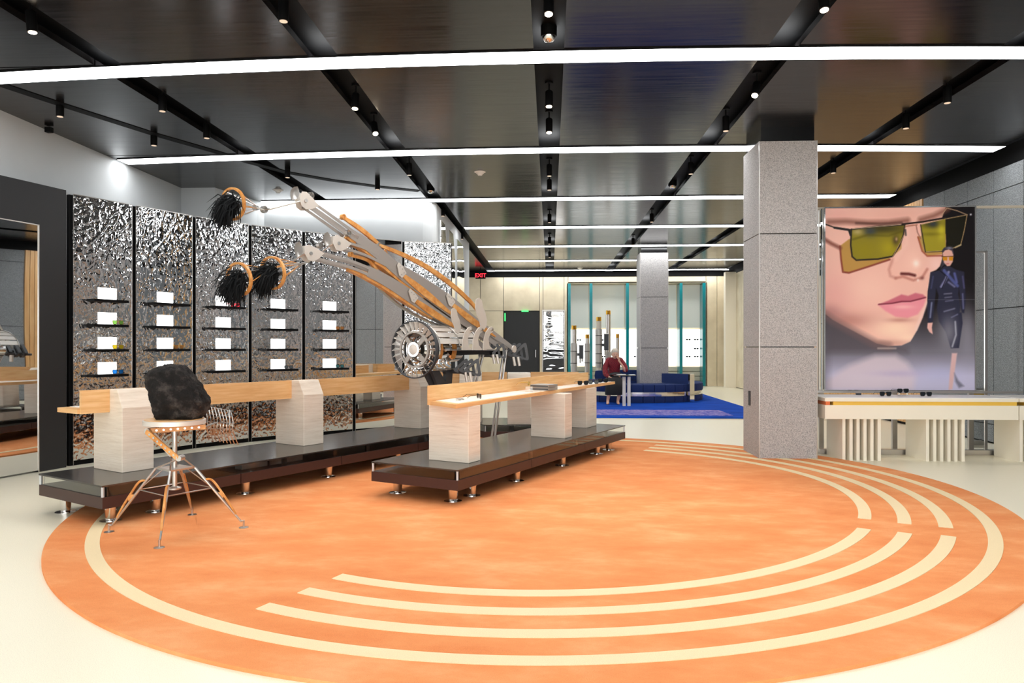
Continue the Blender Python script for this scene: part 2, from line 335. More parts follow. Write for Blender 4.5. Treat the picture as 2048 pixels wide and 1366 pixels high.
# ================================================================== LINEAR CEILING LIGHTS
ordn = ['nearest, running across the whole frame at the top', 'second from the camera, its right end near the grey wall', 'third, above the white wall behind the mirror panels', 'fourth from the camera', 'fifth from the camera', 'sixth from the camera', 'seventh, right against the back wall', 'above the camera, out of frame', 'just behind the camera, out of frame', 'farthest behind the camera, out of frame']
for i, Y in enumerate(STY+[STY[0]-step, STY[0]-2*step, STY[0]-2.8*step]):
    xa = (-6.05 if (i < 2 or i > 6) else (-5.2 if i == 2 else -1.88)); xb = 5.95; bow = [.2, .2, .05, 0, 0, 0, 0, 0, 0, 0][i]; nseg = 24 if bow else 1
    if i == 6: Y -= .12
    t = thing('linear_light', (0, Y, CEIL), 'long white linear ceiling light, '+ordn[i], 'light', 'linear lights across the black ceiling')
    m1, m2, m3 = MB(), MB(), MB(); pts = [xa+(xb-xa)*q/nseg for q in range(nseg+1)]
    yf = lambda x: Y+bow*(x/5)**2*(1 if x < 0 else .9)
    for a, b in zip(pts, pts[1:]):
        m1.prism([(a, yf(a)-.135), (b, yf(b)-.135), (b, yf(b)+.135), (a, yf(a)+.135)], CEIL-.012, CEIL-.006)
        for s, mq in ((-1, m2), (1, m3)): mq.prism([(a, yf(a)+s*.135), (b, yf(b)+s*.135), (b, yf(b)+s*.148), (a, yf(a)+s*.148)], CEIL-.012, CEIL-.001)
    obj('diffuser', m1, MT['strip'], t); obj('frame_rail', m2, MT['black'], t); obj('frame_rail', m3, MT['black'], t)

# ================================================================== CURVED MIRROR WALL
edgepx = [(142, 388), (268, 411), (388, 433), (500, 450), (607, 463), (708, 474), (806, 483), (905, 487)]
ZP = 3.08
pe = [P(a, b, (ZP-EYE)*F/(HZ-b)) for a, b in edgepx]
pe = [Vector((p.x, p.y, 0)) for p in pe]
nmn = ['leftmost', 'second', 'third', 'fourth', 'fifth', 'sixth', 'seventh and last']
SHZ = [1.905, 1.615, 1.325, 1.03]
panel_frames = []
for i in range(7):
    a, b = pe[i], pe[i+1]; u = (b-a).normalized(); nrm = Vector((u.y, -u.x, 0)); w = (b-a).length
    flat = i == 5
    lab = ('plain flat mirror panel of the curved wall, behind the sculpture drum' if flat else 'hammered rippled mirror panel, %s from the left of the curved wall' % nmn[i])
    t = thing('mirror_panel', (a+b)/2, lab, 'mirror panel', 'panels of the curved mirror wall')
    q = [a+u*.025, b-u*.025]
    obj('mirror_face', MB().slab([q[0]+Vector((0,0,.06)), q[1]+Vector((0,0,.06)), q[1]+Vector((0,0,ZP)), q[0]+Vector((0,0,ZP))], nrm*-.03), MT['mirror' if flat else 'hammer'], t)
    mb = MB()
    for p in q: mb.slab([p-u*.002, p+u*.002, p+u*.002+Vector((0,0,ZP)), p-u*.002+Vector((0,0,ZP))], nrm*.003)
    mb.slab([q[0]+Vector((0,0,ZP)), q[1]+Vector((0,0,ZP)), q[1]+Vector((0,0,ZP+.008)), q[0]+Vector((0,0,ZP+.008))], nrm*.006)
    obj('edge_trim', mb, MT['steel'], t)
    obj('backing', MB().slab([a-nrm*.04, b-nrm*.04, b-nrm*.04+Vector((0,0,ZP)), a-nrm*.04+Vector((0,0,ZP))], nrm*-.05), MT['black'], t)
    panel_frames.append((a, u, nrm, w))
    if i < 5:
        for z in SHZ:
            z -= [0, 0, .0, .0, .0][i]
            def S(uu, vv, zz): return a+u*uu+nrm*vv+Vector((0, 0, zz))
            sh = obj('shelf', MB().slab([S(.19, .002, z-.03), S(w-.15, .002, z-.03), S(w-.15, .13, z-.03), S(.19, .13, z-.03)], (0, 0, .03)), MT['black'], t)
            lp = obj('light_window', MB().slab([S(.31, .0015, z+.002), S(.53, .0015, z+.002), S(.53, .0015, z+.142), S(.31, .0015, z+.142)], nrm*.006), MT['backlit2'], t, label='glowing white square')
# black portal with a plain mirror left of the panels
a0 = C(-5.62, 6.2); b0 = Vector(pe[0])-(pe[1]-pe[0]).normalized()*.0
mm0 = C(-5.47, 6.5); mm1 = C((88-CX)/F*7.75, 7.75)
u = (b0-a0).normalized(); nrm = Vector((u.y, -u.x, 0))
t = thing('portal_mirror', (a0+b0)/2, 'tall plain mirror set in a black portal at the left edge', 'mirror')
tt = (mm1-a0).dot(u)
Z = lambda z: Vector((0, 0, z))
b1 = b0-u*.06
obj('black_surround', MB().slab([a0+Z(2.665), b1+Z(2.665), b1+Z(ZP+.03), a0+Z(ZP+.03)], -nrm*.1).slab([a0+u*tt, b1, b1+Z(2.665), a0+u*tt+Z(2.665)], -nrm*.1), MT['blackwall'], t)
obj('mirror_face', MB().slab([a0+Z(.02), a0+u*(tt-.01)+Z(.02), a0+u*(tt-.01)+Z(2.66), a0+Z(2.66)], -nrm*.04), MT['wavy2'], t)
obj('edge_trim', MB().slab([a0+u*(tt-.01), a0+u*(tt), a0+u*(tt)+Z(2.67), a0+u*(tt-.01)+Z(2.67)], nrm*.008).slab([a0+Z(2.66), a0+u*tt+Z(2.66), a0+u*tt+Z(2.67), a0+Z(2.67)], nrm*.008), MT['steel'], t)
# mirrored niches on the side of the white block
for i, (ya, yb) in enumerate([(13.35, 14.15), (14.45, 15.35), (15.7, 17.0)]):
    X = -2.075; zt_ = 3.72
    obj('window_mirror', MB().slab([(X, ya, .3), (X, yb, .3), (X, yb, zt_-.5), (X, yb-.3, zt_), (X, ya, zt_)], (.045, 0, 0)), MT['wavy'], label='tall mirror with clipped corner on the white wall, ' + ['nearest', 'middle', 'farthest'][i]+' of three', cat='mirror', group='mirrors on the white side wall')

# ================================================================== RUGS
RC = C(.2418, 6.835); co_ = (3.9835, -.0232, .02, .0366, .0621)
def rpt(fr, deg, z=0):     # angle in the camera-aligned frame
    a = math.radians(deg); r = fr*(co_[0]+co_[1]*math.cos(2*a)+co_[2]*math.sin(2*a)+co_[3]*math.cos(3*a)+co_[4]*math.sin(3*a))
    return C(.2418+r*math.cos(a), 6.835+r*math.sin(a), z)
t = thing('round_rug', (RC.x, RC.y, 0), 'huge round orange rug with cream ring bands', 'rug')
def band(f0, f1, d0, d1, z0, z1, n):
    mb = MB(); full = abs(d1-d0) >= 359.9
    for i in range(n):
        a = d0+(d1-d0)*i/n; b = d0+(d1-d0)*(i+1)/n
        p = [rpt(f0, a), rpt(f1, a), rpt(f1, b), rpt(f0, b)]
        vs = [(q.x, q.y, z1) for q in p]+[(q.x, q.y, z0) for q in p]
        fs = [(0, 1, 2, 3), (1, 5, 6, 2), (0, 3, 7, 4)]
        if not full and i == 0: fs.append((0, 4, 5, 1))
        if not full and i == n-1: fs.append((3, 2, 6, 7))
        mb.add(vs, fs)
    return mb
mb = MB(); n = 240; ctr = rpt(0, 0)
vs = [(rpt(1, 360*i/n).x, rpt(1, 360*i/n).y, .018) for i in range(n)]+[(rpt(1, 360*i/n).x, rpt(1, 360*i/n).y, .0) for i in range(n)]
mb.add(vs, [tuple(range(n))]+[(i, n+i, n+(i+1) % n, (i+1) % n) for i in range(n)])
obj('pile', mb, MT['orange'], t)
obj('cream_ring', band(.9175, .940, 0, 360, .018, .0215, 240), MT['creampile'], t, label='cream outer ring')
for f0, f1, e0, e1 in ((.711, .735, -115.3, -33.8), (.778, .802, -115.5, -33.2), (.846, .870, -115.9, -32.0)):
    obj('cream_arc', band(f0, f1, e0, e1, .018, .0215, 90), MT['creampile'], t, label='cream arc on the near side')
for f0, f1, e0, e1 in ((.703, .727, -26.9, 59), (.773, .797, -27.5, 59.6), (.842, .866, -27.4, 59.9)):
    obj('cream_arc', band(f0, f1, e0, e1, .018, .0215, 90), MT['creampile'], t, label='cream arc on the far side')
# blue rug
YR0 = PY(1300, 837, 13.6).y
ra, rb = .35, 4.32
t = thing('blue_rug', ((ra+rb)/2, 17, 0), 'bright blue rug with lilac speckled bands under the round sofa', 'rug')
obj('pile', MB().box(ra, rb, 13.75, 20.75, 0, .02), MT['bluepile'], t)
obj('speckled_band', MB().box(ra+.1, 3.55, 14.15, 15.35, .02, .022), MT['bluespeck'], t, label='lilac speckled band')
obj('trim_2', MB().box(ra-.6, rb+.9, 13.55, 13.66, 0, .004), MT['cream'], kind='structure')

# ================================================================== COUNTERS
ZT, ZG, ZB = .323, .235, .148
def leg_chrome(p, parent, h=ZB-.001, zf=0.0):
    mb = MB().lathe((p.x, p.y, zf), [(.078, 0), (.078, .007), (.03, .009), (.036, .012), (.046, h-zf)], 20)
    obj('leg', mb, MT['chrome'], parent)
def onrug(p):
    d = C(.2418, 6.835); q = Vector((p.x-d.x, p.y-d.y)); a = math.degrees(math.atan2(q.y, q.x))-3.02
    return .0188 if q.length < (rpt(1, a)-rpt(0, 0)).length+.08 else 0
def platform(poly, label, legs, nsec, edge_main, posts):
    """poly: 4 world xy corners (counter-clockwise); edge_main: index of long edge that shows"""
    c = sum((Vector((p[0], p[1], 0)) for p in poly), Vector())/4
    t = thing('display_platform', c, label, 'platform', 'low steel platforms of the counter')
    P4 = [Vector((p[0], p[1], 0)) for p in poly]
    def inset(d):
        out = []
        for i in range(4):
            a, b, cc = P4[i-1], P4[i], P4[(i+1) % 4]
            e1 = (b-a).normalized(); e2 = (cc-b).normalized(); n1 = Vector((-e1.y, e1.x, 0)); n2 = Vector((-e2.y, e2.x, 0))
            s = n1.cross(n2).z
            m_ = (n1+n2)/(1+n1.dot(n2)); out.append(b+m_*d)
        return out
    q0 = P4; qi = inset(.012)
    obj('top_plate', MB().prism([p.xy for p in q0], ZT-.012, ZT), MT['steelplate'], t)
    # base box in sections along the main edge
    a0, a1 = q0[edge_main], q0[(edge_main+1) % 4]; b1, b0 = q0[(edge_main+2) % 4], q0[(edge_main+3) % 4]
    for i in range(nsec):
        f0, f1 = i/nsec+.0008, (i+1)/nsec-.0008
        obj('base_section', MB().prism([a0.lerp(a1, f0).xy, a0.lerp(a1, f1).xy, b0.lerp(b1, f1).xy, b0.lerp(b1, f0).xy], ZB, ZG), MT['brown'], t)
    for i in range(4):
        e0, e1 = qi[i], qi[(i+1) % 4]; d = (e1-e0).normalized(); nn = Vector((-d.y, d.x, 0))
        obj('glass_side', MB().slab([e0+d*.03+Z(ZG+.001), e1-d*.03+Z(ZG+.001), e1-d*.03+Z(ZT-.013), e0+d*.03+Z(ZT-.013)], nn*.006), MT['glass'], t)
    for i in range(4):
        obj('corner_post', MB().prism([(qi[i].x-.008, qi[i].y-.008), (qi[i].x+.008, qi[i].y-.008), (qi[i].x+.008, qi[i].y+.008), (qi[i].x-.008, qi[i].y+.008)], ZG, ZT-.012), MT['acrylic'], t)
    d = (a1-a0).normalized(); nn = Vector((-d.y, d.x, 0))
    for f in posts:
        p = a0.lerp(a1, f)+nn*.03
        obj('corner_post', MB().slab([p-d*.025+Z(ZG), p+d*.025+Z(ZG), p+d*.025+Z(ZT-.012), p-d*.025+Z(ZT-.012)], nn*.02), MT['acrylic'], t)
    for p in legs: leg_chrome(p, t, zf=onrug(p))
    return t
nA = Vector((.872, -.49)); tA = Vector((.49, .872)); OA = Vector((-1.263, 6.46))
def LA(u, v, z=0): q = OA+tA*u+nA*v; return C(q.x, q.y, z)
tB = Vector((.539, .842)).normalized(); nB = Vector((-tB.y, tB.x)); OB = Vector((-3.03, 5.32))
def LB(u, v, z=0): q = OB+tB*u+nB*v; return C(q.x, q.y, z)
WA = .93
polyA = [LA(0, WA), LA(3.96, WA), LA(3.96, 0), LA(0, 0)]
legsA = [G(811, 1002), G(884.6, 1013.5), G(925, 1000), G(1032.6, 965), G(1119, 936), G(1189, 910), G(1206, 906), G(852, 990)]
legsA = [LA(.2, .14), LA(.15, .78), LA(.42, .80), LA(1.24, .80), LA(2.3, .80), LA(3.3, .8), LA(3.7, .8), LA(1.3, .14), LA(2.6, .14), LA(3.7, .14), LA(.75, .4)]
tA_ = platform([p.xy for p in polyA], 'low dark steel platform in front, under the sunglasses counter', legsA, 3, 0, [.345, .625, .85])
LBN = 4.8
polyB = [LB(0, 0), LB(LBN, 0), LB(LBN, .96), LB(0, .96)]
legsB = [LB(.14, .14), LB(.14, .82), LB(.5, .14), LB(1.35, .14), LB(2.35, .14), LB(3.4, .14), LB(4.4, .14), LB(1.6, .82), LB(3.1, .82), LB(4.5, .82)]
tB_ = platform([p.xy for p in polyB], 'long dark steel platform along the curved mirror wall', legsB, 4, 0, [.12, .355, .585, .80])
cC = [(-.36, 9.5), (.36, 9.5), (.86, 10.45), (-1.0, 10.45)]
polyC = [C(a, b) for a, b in cC]
tC_ = platform([p.xy for p in polyC], 'short dark steel platform across the far end of the counter', [C(-.2, 9.65), C(.25, 9.65), C(.6, 10.3), C(-.7, 10.3)], 1, 0, [.5])
for i, (u, w) in enumerate(((1.47, .28), (1.83, .4))):
    c = LB(u, .16)
    d1 = C(tB.x, tB.y); d2 = C(nB.x, nB.y)
    obj('storage_case', MB().slab([c+d1*-w/2+Z(ZG+.001), c+d1*w/2+Z(ZG+.001), c+d1*w/2+d2*.1+Z(ZG+.001), c-d1*w/2+d2*.1+Z(ZG+.001)], (0, 0, .055)), MT['steel'], label='%s flat silver case under the glass edge of the long platform' % ['shorter', 'longer'][i], cat='case', org=c)
# travertine blocks
dA1, dA2 = C(tA.x, tA.y), C(nA.x, nA.y); dB1, dB2 = C(tB.x, tB.y), C(nB.x, nB.y); dC1, dC2 = C(1, 0), C(0, 1)
def block(o, d1, d2, ln, prof, label):     # prof: (v,z) polygon swept along d1
    mb = MB(); mb.slab([o+d2*v+Z(z) for v, z in prof], d1*ln)
    c = o+d1*ln/2+d2*.2+Z(ZT)
    ob = obj('travertine_block', mb, MT['trav'], label=label, cat='stone block', group='travertine blocks of the counters', org=c)
    bv = ob.modifiers.new('bevel', 'BEVEL'); bv.width = .004; bv.segments = 1
pa = [(0, ZT), (.43, ZT), (.43, .824), (.05, .824), (.05, .84), (0, .84)]
pa = [(0, ZT), (.43, ZT), (.43, .824), (0, .824)]
for (u, ln, v0), l in zip(((.335, .2, .39), (2.31, .19, .40), (3.4, .33, .19)), ('pinkish travertine block at the near end of the sunglasses counter', 'travertine block in the middle of the sunglasses counter', 'travertine block at the far end of the sunglasses counter')):
    block(LA(u, v0), dA1, dA2, ln, pa, l)
pb = [(0, ZT), (.44, ZT), (.44, .809), (.19, .809), (.19, 1.0), (.075, 1.0), (0, .85)]
for u, l in ((.38, 'travertine block with slanted top nearest the camera, behind the rock stool'), (2.27, 'travertine block with slanted top in the middle of the long counter'), (4.14, 'travertine block with slanted top beneath the sculpture drum')):
    block(LB(u, .415), dB1, dB2, .27, pb, l)
pc = [(0, ZT), (.62, ZT), (.62, .809), (.45, .809), (.45, 1.0), (.1, 1.0), (0, .85)]
block(C(-.06, 9.54), dC1, dC2, .21+.1, pc, 'travertine block right of the sculpture stand, on the far platform')
block(C(-.72, 9.82), dC1, dC2, .3, [(v*.6, z) for v, z in pc], 'travertine block behind the sculpture stand, partly hidden')
# rails and shelves
def beam(pts4, z0, z1, name, mat, label=None, cat=None, parent=None, org=None):
    return obj(name, MB().prism([p.xy for p in pts4], z0, z1), mat, parent, label=label, cat=cat, org=org)
# counter A: shelf + upstand
s0, s1, s2, s3 = G(860.5, 802.5, .86), G(911, 809, .86), G(1230, 763, .86), G(1177, 765, .86)
t = thing('display_counter', LA(2, .6, .82), 'pale wooden counter shelf with low upstand holding sunglasses, in front', 'counter')
beam([s0, s1, s2, s3], .825, .86, 'shelf_board', MT['wood'], parent=t)
e = (s3-s0).normalized(); nn = Vector((-e.y, e.x, 0))
beam([s0+nn*.032, s0, s3, s3+nn*.032], .825, 1.0, 'upstand', MT['wood'], parent=t)
for f0, f1 in ((.02, .42), (.44, .73), (.76, .985)):
    a, b, c_, d = s0.lerp(s3, f0), s1.lerp(s2, f0), s1.lerp(s2, f1), s0.lerp(s3, f1)
    q = [a.lerp(b, .04), a.lerp(b, .90), d.lerp(c_, .90), d.lerp(c_, .04)]
    obj('display_mat', MB().prism([p.xy for p in q], .86, .864), MT['whitetop'], t, label='white display mat')
# counter B
t = thing('display_counter', LB(2.3, .65, .82), 'long wooden counter beam on slanted stone blocks along the mirror wall', 'counter')
a, b = LB(.156, .605), LB(4.14, .605)
beam([a, b, b+dB2*.03, a+dB2*.03], .81, [1.0]*4, 'upstand', MT['wood'], parent=t)
a, b = LB(.14, .636), LB(4.3, .636)
beam([a, b, b+dB2*.32, a+dB2*.32], .812, .85, 'shelf_board', MT['wood'], parent=t)
for f0, f1 in ((.02, .33), (.36, .66), (.7, .97)):
    q = [a.lerp(b, f0), a.lerp(b, f1)]; q = [q[0]+dB2*.03, q[1]+dB2*.03, q[1]+dB2*.29, q[0]+dB2*.29]
    obj('display_mat', MB().prism([p.xy for p in q], .85, .854), MT['whitetop'], t, label='white display mat')
# counter C
t = thing('display_counter', C(0, 10.2, .82), 'short wooden counter beam across the far end, behind the sculpture', 'counter')
for a, b in ((-1.35, -.73), (-.54, -.07), (.26, .93)):
    beam([C(a, 10.06), C(b, 10.06), C(b, 10.09), C(a, 10.09)], .81, 1.0, 'upstand', MT['wood'], parent=t)
beam([C(-1.1, 10.092), C(.93, 10.092), C(.93, 10.42), C(-1.1, 10.42)], .812, .85, 'shelf_board', MT['wood'], parent=t)

# ================================================================== EYEWEAR
def glasses(loc, rz, lens, frame, label, sc=1, group=None, tilt=0, fold=False, cat='glasses'):
    t = thing('sunglasses', loc, label, cat, group, rz)
    t.rotation_euler = (tilt, 0, rz); t.scale = (sc, sc, sc)
    ol = [(-.026, .014), (-.02, .021), (.02, .021), (.026, .014), (.022, -.014), (.012, -.021), (-.012, -.021), (-.022, -.014)]
    fm = MB()
    for s in (-1, 1):
        pts = [Vector((s*.035+x, 0, .023+y)) for x, y in ol]
        fm.tube(pts+[pts[0]], .0022, 5, False)
        obj('lens', MB().slab(pts, (0, .0015, 0)), lens, t, local=True)
    fm.tube([(-.012, 0, .034), (.012, 0, .034)], .0024, 5)
    obj('frame', fm, frame, t, local=True)
    for s in (-1, 1):
        if fold: pts = [(s*.061, 0, .038), (s*.058, .012, .036), (-s*.04, .02, .03)]
        else: pts = [(s*.061, 0, .038), (s*.066, .02, .038), (s*.064, .10, .037), (s*.06, .14, .012)]
        obj('temple', MB().tube(pts, .0022, 5), frame, t, local=True)
    return t
def tint(name, c, tr=.6, r=.05): return M(name, c, r, trans=tr, ior=1.3).m
TN = dict(y=tint('yellow_lens', rgb(214, 190, 40)), g=tint('green_lens', rgb(140, 200, 90)), b=tint('blue_lens', rgb(40, 130, 220)), k=tint('dark_lens', rgb(34, 38, 42), 0), cl=tint('clear_lens', rgb(225, 232, 232), .85), a=tint('amber_lens', rgb(214, 150, 90)), o=tint('orange_lens', rgb(222, 150, 90)), t=tint('teal_lens', rgb(90, 160, 165)), r=tint('rose_lens', rgb(190, 50, 70)), gr=tint('smoke_lens', rgb(96, 104, 108), .1))
def shelfglass(i, row, lens, fr, txt, off=0):
    a, u, nrm, w = panel_frames[i]; loc = a+u*(w*.66+off)+nrm*.085+Z(SHZ[row]+.001)
    rz = math.atan2(u.y, u.x)
    glasses(loc, rz, TN[lens], MT[fr], txt, 1.1, 'glasses on the mirror wall shelves')
ro = ['top', 'second', 'third', 'bottom']; co2 = ['leftmost', 'second', 'third', 'fourth', 'fifth']
for i, r, l, fr, w in ((0, 1, 'g', 'gold', 'green tinted glasses with yellow rims'), (0, 2, 'y', 'gold', 'thin yellow rimmed glasses'), (0, 3, 'b', 'blackgloss', 'blue lens sunglasses'), (1, 0, 'cl', 'blackgloss', 'clear and black glasses'), (1, 2, 'a', 'gold', 'amber lens glasses'), (2, 0, 'r', 'red', 'red framed glasses'), (2, 2, 'cl', 'blackgloss', 'thin black framed clear glasses'), (3, 3, 'gr', 'blackgloss', 'grey lens sunglasses'), (4, 1, 'o', 'gold', 'orange lens sunglasses'), (4, 3, 't', 'blackgloss', 'teal lens sunglasses')):
    shelfglass(i, r, l, fr, '%s on the %s shelf of the %s mirror panel' % (w, ro[r], co2[i]))
# on the front counter
rzA = math.atan2(dA1.y, dA1.x)
glasses(G(958, 797, .866), rzA+.9, TN['k'], MT['blackgloss'], 'small dark sunglasses standing on the near white mat of the front counter', 1.0)
glasses(G(925, 799.5, .866), rzA+.2, TN['cl'], MT['steel'], 'thin wire glasses lying folded on the near white mat', 1.0, fold=True, tilt=-1.3)
glasses(G(1058, 781, .866)+Z(.055), rzA+.25, TN['y'], MT['gold'], 'yellow lens glasses standing on a clear stand on the middle mat', .95)
g = G(1058, 783, .865); obj('clear_stand', MB().box(g.x-.04, g.x+.04, g.y-.02, g.y+.02, .8645, .92), MT['glass'], label='small clear block under the yellow glasses', cat='stand', org=g)
g = G(1089, 780, .8645)
bt = thing('book_stack', g, 'two stacked grey slatted boxes on the middle mat', 'box')
for q in range(2):
    mb = MB(); zz = .8645+q*.034
    mb.slab([g-dA2*.13-dA1*.10+Z(zz-g.z), g+dA2*.1-dA1*.10+Z(zz-g.z), g+dA2*.1+dA1*.13+Z(zz-g.z), g-dA2*.13+dA1*.13+Z(zz-g.z)], (0, 0, .03)); obj('box_layer', mb, MT['grey'], bt)
    mb = MB(); mb.slab([g-dA2*.125-dA1*.102+Z(zz+.008-g.z), g+dA2*.095-dA1*.102+Z(zz+.008-g.z), g+dA2*.095-dA1*.102+Z(zz+.021-g.z), g-dA2*.125-dA1*.102+Z(zz+.021-g.z)], dA1*-.003); obj('dark_window', mb, MT['greyblack'], bt)
for (px, py), w, l in (((1166, 770), 'leftmost of the three dark sunglasses on the far mat', 'k'), ((1187, 768), 'middle of the three dark sunglasses on the far mat', 'gr'), ((1206, 765), 'rightmost of the three dark sunglasses on the far mat', 'k')):
    glasses(G(px, py, .866), rzA-.9, TN[l], MT['blackgloss'], w, 1.15)

# ================================================================== RIGHT TABLE AND POSTER
YT = 8.72
def tx(px): return PY(px, 840, YT).x
def tz(py, Yp=YT, px=1850): return PY(px, py, Yp).z
X0, X1 = tx(1650), tx(2037); zt0, zt1 = tz(839), tz(797)
def table(X0, X1, label, fins, first):
    t = thing('lacquered_table', ((X0+X1)/2, YT+.3, 0), label, 'table', 'cream lacquered display tables')
    zs1, zs0 = tz(803.5), tz(811)
    obj('apron', MB().box(X0, X1, YT, YT+.62, zt0, zs0), MT['lacquer'], t)
    obj('tabletop', MB().box(X0, X1, YT, YT+.62, zs1, zt1), MT['lacquer'], t)
    obj('white_surface', MB().box(X0+.02, X1-.02, YT+.02, YT+.6, zt1, zt1+.006), MT['whitetop'], t)
    obj('amber_inlay', MB().box(X0+.1, X1-.01, YT+.012, YT+.6, zs0, zs1), MT['amber'], t)
    if first: obj('orange_corner_block', MB().box(X0+.01, X0+.06, YT+.004, YT+.5, zs0, zs1), MT['orangeblock'], t)
    for px in fins:
        x = tx(px); obj('leg_fin', MB().box(x-.036, x, YT+.03, YT+.52, 0, zt0), MT['lacquer'], t)
    return t
f2 = [1693, 1707.5, 1721.5, 1735.5, 1749.5, 1764, 1861, 1875.5, 1889.5, 1904, 1918, 1932.5]
table(X0, X1, 'cream lacquered display table with fin legs below the big poster', f2, True)
table(X1+.012, XR-.02, 'cream lacquered display table cut off by the right edge of the frame', [2049, 2064, 2079], False)
mb = MB(); ybb = YT+.56
for px in (1644, 1794, 1943):
    x = PY(px, 880, ybb).x; mb.box(x-.035, x+.035, ybb+.02, ybb+.06, .05, zt1+.05)
xa = PY(1640, 900, ybb).x
bf = obj('poster_base_frame', MB().box(xa, XR-.2, ybb+.0, ybb+.09, 0.0, .06).box(xa, XR-.2, ybb+.13, ybb+.17, zt1+.02, zt1+.045), MT['steel'], label='steel base frame behind the lacquered tables', cat='frame', org=(xa+1.5, ybb, 0))
YPO = YT+.78
px0, px1 = PY(1650.5, 600, YPO).x, PY(1949, 600, YPO).x; pz0, pz1 = PY(1800, 780, YPO).z, PY(1800, 415.5, YPO).z
# ---- poster print painted into vertex colours
NX, NY = 256, 314
gx, gy = np.meshgrid((np.arange(NX)+.5)/NX*1022+35, (np.arange(NY)+.5)/NY*1255+45)
def sdf(poly):
    P_ = np.array(poly, float); d = np.full(gx.shape, 1e18); ins = np.zeros(gx.shape, bool); n = len(P_)
    for i in range(n):
        a, b = P_[i], P_[(i+1) % n]; e = b-a; wx_, wy_ = gx-a[0], gy-a[1]
        tt_ = np.clip((wx_*e[0]+wy_*e[1])/(e@e+1e-9), 0, 1); d = np.minimum(d, (wx_-e[0]*tt_)**2+(wy_-e[1]*tt_)**2)
        c1 = (a[1] > gy) != (b[1] > gy)
        with np.errstate(divide='ignore', invalid='ignore'): xi = (b[0]-a[0])*(gy-a[1])/(b[1]-a[1]+1e-12)+a[0]
        ins ^= c1 & (gx < xi)
    return np.where(ins, -1, 1)*np.sqrt(d)
def lsd(pts):
    P_ = np.array(pts, float); d = np.full(gx.shape, 1e18)
    for a, b in zip(P_[:-1], P_[1:]):
        e = b-a; wx_, wy_ = gx-a[0], gy-a[1]; tt_ = np.clip((wx_*e[0]+wy_*e[1])/(e@e+1e-9), 0, 1)
        d = np.minimum(d, (wx_-e[0]*tt_)**2+(wy_-e[1]*tt_)**2)
    return np.sqrt(d)
img = np.zeros((NY, NX, 3))
def put(mask, col): 
    global img
    c_ = np.array(col, float)/255; img = img*(1-mask[..., None])+c_*mask[..., None]
def poly_(pts, col, blur=3, op=1): put(np.clip(.5-sdf(pts)/(2*blur), 0, 1)*op, col)
def line_(pts, w, col, blur=2, op=1): put(np.clip(.5-(lsd(pts)-w/2)/(2*blur), 0, 1)*op, col)
def blob(cx, cy, rx_, ry_, col, op=1, p=1.0): put(np.exp(-(((gx-cx)/rx_)**2+((gy-cy)/ry_)**2)*p)*op, col)
put(np.ones_like(gx), (22, 18, 20))
put(np.clip((gy-700)/330, 0, 1)**1.2, (112, 108, 118))
put(np.clip((gy-1040)/160, 0, 1), (186, 180, 204))
blob(900, 860, 90, 150, (150, 148, 156), .5); blob(1010, 900, 60, 200, (160, 158, 170), .5)
poly_([(35, 780), (300, 900), (600, 1010), (600, 1040), (35, 1040)], (84, 76, 82), 30, .8)
poly_([(35, 1240), (200, 1130), (380, 1060), (520, 1058), (600, 1110), (660, 1200), (640, 1300), (35, 1300)], (206, 188, 196), 26, .85)
blob(540, 1185, 170, 22, (176, 160, 190), .6); blob(820, 1180, 160, 60, (170, 170, 205), .5); put(np.clip((gx-35)/-60+1, 0, 1)*.4*(gy > 800), (90, 84, 92))
face = [(20, 30), (870, 30), (850, 75), (835, 120), (852, 200), (862, 280), (852, 340), (838, 400), (820, 450), (795, 475), (760, 490), (752, 560), (738, 620), (735, 700), (705, 800), (665, 890), (620, 965), (560, 992), (470, 996), (390, 978), (290, 925), (170, 860), (90, 815), (20, 760)]
poly_(face, (232, 180, 164), 4)
fm_ = np.clip(.5-sdf(face)/8, 0, 1); base = img.copy()
def fblob(*a, **kk):
    global img
    b0_ = img.copy(); blob(*a, **kk); img = b0_*(1-fm_[..., None])+img*fm_[..., None]
fblob(120, 640, 160, 140, (222, 160, 152), .8); fblob(180, 820, 200, 60, (176, 120, 110), .8); fblob(60, 770, 90, 60, (160, 110, 108), .7)
fblob(520, 880, 150, 70, (246, 208, 180), .9); fblob(600, 940, 70, 30, (250, 214, 186), .7); fblob(430, 975, 170, 22, (190, 140, 124), .8)
fblob(330, 600, 150, 120, (238, 190, 172), .8); fblob(640, 420, 60, 90, (240, 190, 172), .9); fblob(660, 430, 22, 26, (255, 232, 220), .9)
fblob(120, 90, 120, 60, (226, 166, 154), .8); fblob(500, 90, 200, 40, (228, 172, 156), .8); fblob(800, 440, 50, 60, (240, 196, 186), .8)
line_([(20, 775), (90, 822), (170, 866), (290, 930), (390, 985), (470, 1000)], 46, (112, 88, 88), 24, .75)
# brows
for pts, w in (([(60, 140), (180, 138), (330, 150), (470, 150), (600, 135)], 36), ([(690, 130), (780, 105), (870, 62)], 34)):
    line_(pts, w, (120, 74, 62), 16, .75)
line_([(250, 150), (420, 158), (560, 150)], 14, (70, 44, 38), 8, .7)
